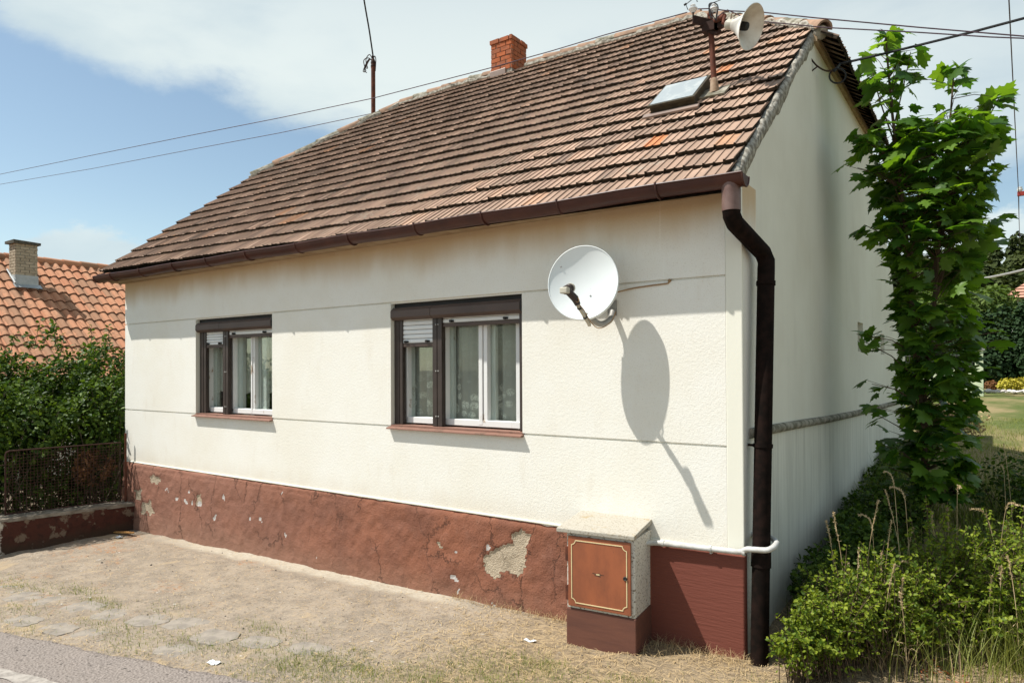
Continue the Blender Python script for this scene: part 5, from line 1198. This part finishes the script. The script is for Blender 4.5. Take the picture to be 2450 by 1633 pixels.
# shaded tall grass around and behind the maple, lawn beyond
def tallf(x, y): return np.clip(fbm(x*2.5, y*2.5, 3, 63)*2.2-.45, 0, 1)*np.where(x < .05, 0, 1)
x, y = scatter(30000, tallf, (.06, 3.2, .7, 5.0)); base = np.stack([x, y, H(x, y)-.01], 1); n = len(base)
tag(blades('tall_grass', base, rng.uniform(.12, .42, n)*np.clip(.5+(y-.8)/2.2, .5, 1), rng.uniform(.002, .0042, n), rng.uniform(.15, .9, n), rng, M_grass, rng.random(n)**1.6, seg=4), kind='stuff')
x, y = scatter(30000, lambda x, y: np.clip(fbm(x*1.2, y*.8, 3, 69)*2.4-.5, .1, 1), (-.2, 3.6, 4.2, 14)); base = np.stack([x, y, H(x, y)], 1); n = len(base)
tag(blades('lawn_grass', base, rng.uniform(.02, .09, n), rng.uniform(.002, .004, n), rng.uniform(.2, 1.2, n), rng, M_grass, rng.random(n)), kind='stuff')
x, y = scatter(5200, lambda x, y: np.clip(fbm(x*2.2, y*2.2, 3, 73)*2.2-.5, 0, 1), (.15, 2.2, .12, 2.2)); base = np.stack([x, y, H(x, y)], 1); n = len(base)
tag(blades('dry_undergrowth', base, rng.uniform(.08, .32, n), rng.uniform(.001, .0022, n), rng.uniform(.2, 1.3, n), rng, M_straw, rng.random(n)**1.5, seg=4), kind='stuff')
x, y = scatter(9000, lambda x, y: np.clip(fbm(x*3, y*3, 3, 83)*2.6-.7, 0, 1), (.3, 2.3, .1, 1.3)); base = np.stack([x, y, H(x, y)], 1); n = len(base)
tag(blades('wild_grass', base, rng.uniform(.12, .46, n), rng.uniform(.0012, .0028, n), rng.uniform(.15, .8, n), rng, M_grass, .35+.65*rng.random(n), seg=4), kind='stuff')
# tall seeding grasses, each stalk clump a plant
M_stalk = simple('stalk_straw', (.58, .44, .25), (.44, .32, .17), 12, .8)
def stalk_clump(x, y, hs, lab, seed):
    if y < 2.2: x, y, _ = fwd_((x, y, 0), .875)
    rng = np.random.default_rng(seed); o = thing('dry_grass_clump', lab, 'grass clump', (x, y, Hs(x, y)), 'dry seeding grasses')
    for h in hs:
        b_ = MB(); h = h*1.08
        a = rng.uniform(0, 6.28); ln_ = rng.uniform(.03, .16); p0 = Vector((x+rng.normal()*.05, y+rng.normal()*.05, Hs(x, y)-.01)); d_ = Vector((math.cos(a), math.sin(a), 0))
        pts = [p0+Vector((0, 0, h*t_))+d_*(ln_*h*t_**2.2) for t_ in (0, .25, .5, .75, .92)]
        if rng.random() < .4: pts.append(pts[-1]+d_*.05*h+Vector((0, 0, .05*h))); pts.append(pts[-1]+d_*.06*h+Vector((0, 0, -.0)))
        else: pts.append(p0+Vector((0, 0, h))+d_*(ln_*h))
        P = smoothpath(pts, 4); b_.tube(P, [.0026-.0016*k_/len(P) for k_ in range(len(P))], 4, cap=False)
        for q in range(3):
            a = rng.uniform(0, 6.28); d2_ = Vector((math.cos(a), math.sin(a), 0)); hh_ = h*rng.uniform(.3, .6); b_.tube(smoothpath([p0, p0+Vector((0, 0, hh_*.7))+d2_*hh_*.15, p0+Vector((0, 0, hh_*.8))+d2_*hh_*.5], 3), .0016, 3, cap=False)
        so = b_.build('stalk', M_stalk, o); m_ = len(P); C_, D_, Nn = [], [], []
        for k_ in np.linspace(m_*.62, m_-1.01, 40):
            i_ = int(k_); ax_ = (P[min(i_+1, m_-1)]-P[max(i_-1, 0)]).normalized(); pp = P[i_].lerp(P[min(i_+1, m_-1)], k_-i_)
            for q in range(2): C_.append(np.array(pp)); D_.append(np.array(ax_)+rng.normal(size=3)*.28); Nn.append(rng.normal(size=3))
        C_, D_, Nn = map(np.array, (C_, D_, Nn)); leaf_cloud('seed_head', C_, unit(Nn), unit(D_), rng.uniform(.009, .017, len(C_)), M_drygrass, so, rng.random(len(C_)), wid=.40)
for q, (x, y, hs, lab) in enumerate([(.42, .95, (.78, .72, .60, .5), 'tall dry seeding grass nearest the gable wall'), (.58, 1.15, (.82, .70, .74, .55, .5), 'tall dry grass clump with several drooping seed heads before the gable'), (.72, 1.45, (.92, .80, .84, .6), 'tallest dry grass clump at the left of the maple foot'),
                               (.92, 1.62, (.85, .62, .7, .66), 'dry seeding grass in front of the maple trunk'), (1.12, 1.70, (.70, .78, .5), 'dry grass stalks right of the maple trunk'), (1.25, 1.25, (.62, .55, .5, .45), 'bent dry grass in the broad shrub'),
                               (1.5, 1.9, (.8, .7, .72), 'dry grass stalks above the right shrubs'), (1.62, 1.5, (.55, .6, .5), 'straw coloured grass at the right edge'), (.68, .85, (.55, .48, .42), 'short bent dry grass among the front leaves'), (1.35, 2.6, (.75, .9, .7, .8), 'pale grass stalks in the shade behind the shrubs')]):
    stalk_clump(x, y, hs, lab, 200+q)

# ------------------------------------------------------------------ paving stones and litter
sp = [(-5.58, -1.82), (-5.20, -1.80), (-4.86, -1.74), (-4.5, -1.66), (-4.1, -1.62), (-3.76, -1.54), (-3.44, -1.44), (-3.04, -1.47), (-4.56, -2.03), (-4.14, -1.97), (-3.80, -1.90), (-3.05, -1.74), (-2.70, -1.37), (-2.33, -1.28)]
rs = np.random.default_rng(91)
for q, (x, y) in enumerate(sp):
    big = q < 8; rx_, ry_ = (.165, .125) if big else (.15, .10); nV = 22; b_ = MB(); P = []; Pt = []; a0 = R(12)
    for k_ in range(nV):
        th = 2*math.pi*k_/nV; e_ = (abs(math.cos(th))**4+abs(math.sin(th))**4)**-.25*rs.uniform(.88, 1.06); ux, uy = rx_*e_*math.cos(th), ry_*e_*math.sin(th)
        wx, wy = x+ux*math.cos(a0)-uy*math.sin(a0), y+ux*math.sin(a0)+uy*math.cos(a0); z = Hs(x, y)
        P.append((wx, wy, z-.02)); Pt.append((x+(wx-x)*.93, y+(wy-y)*.93, z+.004+rs.uniform(-.003, .002)))
    cpt = (x, y, Hs(x, y)+.007)
    b_.add(P+Pt+[cpt], [(k_, (k_+1) % nV, nV+(k_+1) % nV, nV+k_) for k_ in range(nV)]+[(nV+k_, nV+(k_+1) % nV, 2*nV) for k_ in range(nV)])
    tag(b_.build('paving_stone', M_stone, loc=(x, y, Hs(x, y)), smooth=True), 'flat grey paving stone sunk in dry grass along the road', 'paving stone', 'paving stones along the road')
def scrap(x, y, s_, lab, mt, seed, name='paper_scrap', cat='litter', asp=.5, rot=0):
    r_ = np.random.default_rng(seed); nx_, ny_ = 9, 5; z0_ = float(zg(np.array(x), np.array(y)))+.006; P = []
    for j_ in range(ny_):
        for i_ in range(nx_):
            u_, v_ = (i_/(nx_-1)-.5)*s_, (j_/(ny_-1)-.5)*s_*asp; u_ += r_.normal()*s_*.02; v_ += r_.normal()*s_*.02
            P.append((x+u_*math.cos(rot)-v_*math.sin(rot), y+u_*math.sin(rot)+v_*math.cos(rot), z0_+abs(r_.normal())*s_*.06+.05*s_*math.sin(i_*1.1)))
    b_ = MB(); b_.add(P, [(j_*nx_+i_, j_*nx_+i_+1, (j_+1)*nx_+i_+1, (j_+1)*nx_+i_) for j_ in range(ny_-1) for i_ in range(nx_-1)])
    o = b_.build(name, mt, loc=(x, y, z0_)); md = o.modifiers.new('thick', 'SOLIDIFY'); md.thickness = .002; tag(o, lab, cat); return o
scrap(-2.65, -1.72, .085, 'white paper scrap lying at the road edge', M_paper, 1, rot=.2); scrap(-1.216, -.444, .075, 'crumpled white paper scrap on straw near the cabinet', M_paper, 2, asp=.35, rot=.3)
scrap(-6.80, -.33, .09, 'small white paper scrap by the low wall corner', M_paper, 3); scrap(.83, .44, .035, 'tiny red and white wrapper before the shrubs', M_redpaint, 4, rot=.4)
b_ = MB(); z0_ = Hs(-6.9, -.28); P = []
for k_ in range(16):
    th = 2*math.pi*k_/16; P.append((-6.90+.22*math.cos(th), -.24+.028*math.sin(th)+.02*math.cos(th), z0_+.035+.02*math.cos(th)))
b_.add(P+[(p[0], p[1], p[2]-.012) for p in P], [tuple(range(16)), tuple(range(31, 15, -1))]+[(k_, k_+16, (k_+1) % 16+16, (k_+1) % 16) for k_ in range(16)])
tag(b_.build('wood_piece', M_wood, loc=(-6.9, -.24, z0_)), 'orange sliver of wood lying at the foot of the low wall', 'wood')
pb = MB(); nst = 120
for q in range(nst):
    x = rs.uniform(-6.3, .6); y = rs.uniform(edge_y(x), -.1) if x < 0 else rs.uniform(-1.1, .3); s_ = rs.uniform(.002, .007)*(1.8 if q < 5 else 1); z = float(zg(np.array(x), np.array(y)))
    pb.lathe((x, y, z-.2*s_), (rs.normal()*.3, rs.normal()*.3, 1), [(0, 0), (.0, s_*.8), (s_*.5, s_*1.1), (s_, s_*.7), (s_*1.15, 0)], 6)
tag(pb.build('gravel', M_pebble, smooth=True), kind='stuff')
x, y = scatter(1400, lambda x, y: np.clip(fbm(x*4, y*4, 3, 99)*3-1.4, 0, 1), (.85, 1.9, .25, 1.0)); n = len(x); a = rng.uniform(0, 6.28, n); p0 = np.stack([x, y, H(x, y)+.012], 1)
leaf_cloud('red_litter', p0, unit(np.array([0, 0, 1.])+rng.normal(size=(n, 3))*.3), np.stack([np.cos(a), np.sin(a), 0*a], 1), rng.uniform(.02, .05, n), M_redstraw, None, rng.random(n), loc=(0, 0, 0), wid=.2)['kind'] = 'stuff'

# ------------------------------------------------------------------ background on the right
def cluster(name, lab, cat, blobs, n, size, mt, loc, seed, group=None, trunk=None, tpow=1.0, flat=.6):
    rng = np.random.default_rng(seed); o = thing(name, lab, cat, loc, group); Cs, Ds = [], []
    tot = sum(np.prod(r)**.667 for c, r in blobs)
    for c, r in blobs:
        p, d_ = ellip(int(n*np.prod(r)**.667/tot), c, r, rng, .35); Cs.append(p); Ds.append(d_)
    C_, D_ = np.concatenate(Cs), np.concatenate(Ds); n = len(C_)
    leaf_cloud('crown', C_, unit(D_+np.array([0, 0, .5])+rng.normal(size=(n, 3))*.5), unit(D_+rng.normal(size=(n, 3))+np.array([0, 0, -.1])), size*rng.uniform(.6, 1.3, n), mt, o, np.clip(.75*rng.random(n)**tpow+.25*(rng.random(n)), 0, 1))
    b_ = MB(); zt = max(c[2] for c, r in blobs)
    b_.tube([(loc[0], loc[1], loc[2]-.2), (loc[0]+.05, loc[1], (loc[2]+zt)/2), (loc[0], loc[1], zt)], [size*.5 if trunk is None else trunk, (size*.5 if trunk is None else trunk)*.7, .02], 7)
    b_.build('trunk', M_bark, o); return o
# far wood: hill plus trees
def zh(px, py, y): return rayp(px, py, y)
hx = np.linspace(-60, 90, 60); hy = np.linspace(85, 190, 30)
grid_hill = lambda x, y: .85+np.clip((y-85)/60, 0, 1)**1.2*13+2*fbm(x*.05, y*.05, 3, 7)-1.0
tag(grid_mesh('hill', hx, hy, grid_hill, M_forest, attrs={'tint': np.full(60*30, .2)}), kind='structure')
rngf = np.random.default_rng(301); Cs, Ds, Tn = [], [], []
stf = MB()
for q in range(150):
    x = rngf.uniform(-22, 26); y = rngf.uniform(88, 135); gz_ = float(grid_hill(np.array(x), np.array(y))); h = rngf.uniform(7, 11.5); r_ = rngf.uniform(1.5, 2.6)
    tint0 = rngf.random()
    for k_ in range(6):
        c = (x+rngf.normal()*r_*.5, y+rngf.normal()*r_*.5, gz_+h*(.45+.10*k_)); p, d_ = ellip(200, c, (r_*(1.05-.12*k_), r_*(1.05-.12*k_), h*.11), rngf, .3); Cs.append(p); Ds.append(d_); Tn.append(np.clip(tint0*.6+rngf.random(200)*.4, 0, 1))
    stf.tube([(x, y, gz_-.3), (x, y, gz_+h*.8)], [.16, .05], 5)
C_, D_, Tn = np.concatenate(Cs), np.concatenate(Ds), np.concatenate(Tn); n = len(C_)
fo = leaf_cloud('forest', C_, unit(D_+np.array([0, 0, .6])+rngf.normal(size=(n, 3))*.5), unit(D_+rngf.normal(size=(n, 3))), rngf.uniform(.4, .95, n), M_forest, None, Tn, loc=(0, 100, 2)); fo['kind'] = 'stuff'
stf.build('forest_trunks', M_bark, fo)['kind'] = 'stuff'
# house with orange hipped roof far right
fh = thing('far_house', 'white house with pale orange roof at the far right edge', 'house', (4.3, 46, .9))
hA = zh(2395, 722, 44); hB = zh(2462, 662, 46.5)
hx0 = hA.x+.5; hx1 = hx0+9; ez = hA.z+.15; rz = ez+2.6; b_ = MB(); b_.cur = .9
b_.box(hx0, hx1, 44.3, 51, .6, ez); b_.build('wall', simple('white_wall', (.72, .72, .68), (.66, .65, .61), 3, .9), fh)
nR = 14; b_ = MB(); e4 = [Vector((hx0-.5, 43.8, ez)), Vector((hx1+.5, 43.8, ez)), Vector((hx1+.5, 51.5, ez)), Vector((hx0-.5, 51.5, ez))]; r1_, r2_ = Vector((hx0+2.6, 47.6, rz)), Vector((hx1-2.6, 47.6, rz))
b_.cur = .95
for k_ in range(nR):
    t0, t1 = k_/nR, (k_+1.0)/nR; lift = Vector((0, -.0, .05))
    b_.cur = random.uniform(.82, .9)
    b_.add([e4[0].lerp(r1_, t0)+lift, e4[1].lerp(r2_, t0)+lift, e4[1].lerp(r2_, t1), e4[0].lerp(r1_, t1)], [(0, 1, 2, 3)]); b_.add([e4[3].lerp(r1_, t0)+lift, e4[0].lerp(r1_, t0)+lift, e4[0].lerp(r1_, t1), e4[3].lerp(r1_, t1)], [(0, 1, 2, 3)])
b_.add([e4[1], e4[2], r2_], [(0, 1, 2)]); b_.add([e4[2], e4[3], r1_, r2_], [(0, 1, 2, 3)]); b_.add(e4, [(3, 2, 1, 0)])
b_.build('roof', simple('pale_orange_roof', (.52, .27, .19), (.44, .22, .155), 2.2, .9), fh)
# dark columnar conifers
tz = .8
cp = zh(2385, 910, 34); cluster('thuja_tree', 'dark green columnar conifer with dense upright foliage before the far house', 'tree', [((cp.x-.9, 34, 2.4), (1.0, .9, 1.9)), ((cp.x+.2, 34, 2.5), (1.0, .9, 2.0)), ((cp.x-.4, 33.6, 1.8), (1.4, .9, 1.2))], 5200, .22, M_conifer, (cp.x-.4, 34, tz), 401, 'dark conifers before the far house')
cluster('thuja_tree', 'dark green conifer with a pointed top at the right edge', 'tree', [((cp.x+1.35, 33.5, 2.1), (.8, .8, 1.5)), ((cp.x+1.0, 33.5, 3.1), (.40, .5, 1.5))], 3200, .22, M_conifer, (cp.x+1.3, 33.5, tz), 402, 'dark conifers before the far house')
cluster('thuja_tree', 'dark green rounded conifer beside the pale gatepost', 'tree', [((cp.x-2.3, 36, 2.2), (1.0, .9, 1.9))], 2600, .22, M_conifer, (cp.x-2.3, 36, tz), 403, 'dark conifers before the far house')
q = zh(2340, 690, 42); cluster('broadleaf_tree', 'mid green leafy tree between the wood and the far house', 'tree', [((q.x, 42, 4.6), (1.8, 1.5, 1.6)), ((q.x+.9, 43, 4.9), (1.1, 1.4, 1.3)), ((q.x-1.8, 42, 4.2), (1.6, 1.4, 1.7)), ((q.x-.3, 42, 3.0), (1.9, 1.4, 1.4))], 5200, .26, M_tree2, (q.x, 42, .85), 405)
q = zh(2250, 760, 40); cluster('broadleaf_tree', 'leafy tree half hidden behind the maple', 'tree', [((q.x, 40, 4.0), (1.8, 1.4, 2.0)), ((q.x-1.6, 40, 3.6), (1.5, 1.4, 1.8))], 3600, .26, M_tree2, (q.x, 40, .85), 406)
q = zh(2425, 908, 27); cluster('yellow_shrub', 'low bright yellow shrub on the far lawn edge', 'shrub', [((q.x-.15, 27, 1.0), (.35, .3, .22)), ((q.x+.3, 27, 1.02), (.35, .3, .26))], 900, .10, M_yellow, (q.x, 27, .75), 407, trunk=.02)
q = zh(2372, 912, 27.5); cluster('red_shrub', 'small dark red shrub beside the pale gatepost', 'shrub', [((q.x, 27.5, .95), (.22, .2, .17))], 320, .09, M_reddish, (q.x, 27.5, .75), 408, trunk=.02)
# pale green gatepost and wall with iron fence
q = zh(2335, 915, 25); gp_ = thing('gatepost', 'pale green gatepost with a grey cap beside the iron fence', 'gatepost', (q.x, 25, .75))
b_ = MB(); b_.box(q.x-.02, q.x+.22, 24.9, 25.2, .6, zh(2335, 838, 25).z); b_.build('post', M_green_post, gp_, bevel=.01)
b_ = MB(); b_.box(q.x-.07, q.x+.27, 24.85, 25.25, zh(2335, 838, 25).z, zh(2335, 832, 25).z+.02); b_.build('cap', M_steel, gp_)
wl = thing('boundary_wall', 'pale green low wall carrying an iron fence', 'wall', (q.x-1.5, 25, .75))
b_ = MB(); b_.box(q.x-3.0, q.x-.02, 24.95, 25.15, .6, zh(2300, 882, 25).z); b_.build('base', M_green_post, wl, bevel=.01)
b_ = MB(); zt = zh(2300, 846, 25).z; zb2 = zh(2300, 880, 25).z; 
for k_ in range(24): b_.tube([(q.x-.1-k_*.12, 25.05, zb2-.02), (q.x-.1-k_*.12, 25.05, zt)], .012, 5)
b_.tube([(q.x-3, 25.05, zt-.06), (q.x, 25.05, zt-.06)], .015, 5); b_.tube([(q.x-3, 25.05, zb2+.06), (q.x, 25.05, zb2+.06)], .015, 5); b_.build('railing', M_iron, wl)
rk_ = MB(); rr_ = np.random.default_rng(17); q1 = zh(2360, 917, 25.5)
for k_ in range(60):
    s_ = rr_.uniform(.05, .13); x = q1.x-.3+k_*.06; rk_.lathe((x, 25.4+rr_.uniform(-.15, .15), .76), (rr_.normal()*.3, rr_.normal()*.3, 1), [(0, 0), (0, s_*.8), (s_*.4, s_), (s_*.8, s_*.6), (s_*.9, 0)], 6)
tag(rk_.build('stone_edging', M_rock, loc=(q1.x, 25.4, .75)), 'line of whitish rocks along the far lawn edge', 'rocks')
# weeds in front of the lawn
q = zh(2320, 1000, 9.5); shrub('weed_clump', 'tangled dry weed clump on the lawn beside the maple', 'weeds', None, [((q.x-.15, 9.5, .82), (.42, .35, .36)), ((q.x-.5, 9.3, .75), (.35, .3, .3))], 2200, .05, M_straw, (q.x-.2, 9.5, .5), 55, 26, M_twig, (), .3, 1.6)
shrub('weed_clump', 'dark green weeds in the shade right of the maple foot', 'weeds', None, [((1.35, 3.6, .62), (.45, .4, .30)), ((1.75, 3.3, .55), (.4, .35, .3))], 2600, .045, M_hedge, (1.5, 3.5, .3), 57, 20, M_twig, (), .5, 2.0)
shrub('weed_clump', 'dark weeds at the foot of the gable wall behind the shrubs', 'weeds', None, [((.30, 2.1, .32), (.22, .6, .22)), ((.5, 2.6, .45), (.3, .5, .25)), ((.22, 1.2, .20), (.2, .6, .24)), ((.45, 1.5, .3), (.3, .4, .25)), ((.18, 3.0, .34), (.16, .9, .20)), ((.2, 4.4, .46), (.18, .9, .16)), ((.2, 6.0, .55), (.2, 1.0, .14))], 9500, .045, M_hedge, (.35, 2.2, .1), 59, 20, M_twig, (), .5, 2.0)

# ------------------------------------------------------------------ real size
for o in list(COL.objects):
    if o.parent is None and o.type in ('MESH', 'EMPTY'):
        o.location = Vector(o.location)*S; o.scale = (S, S, S)
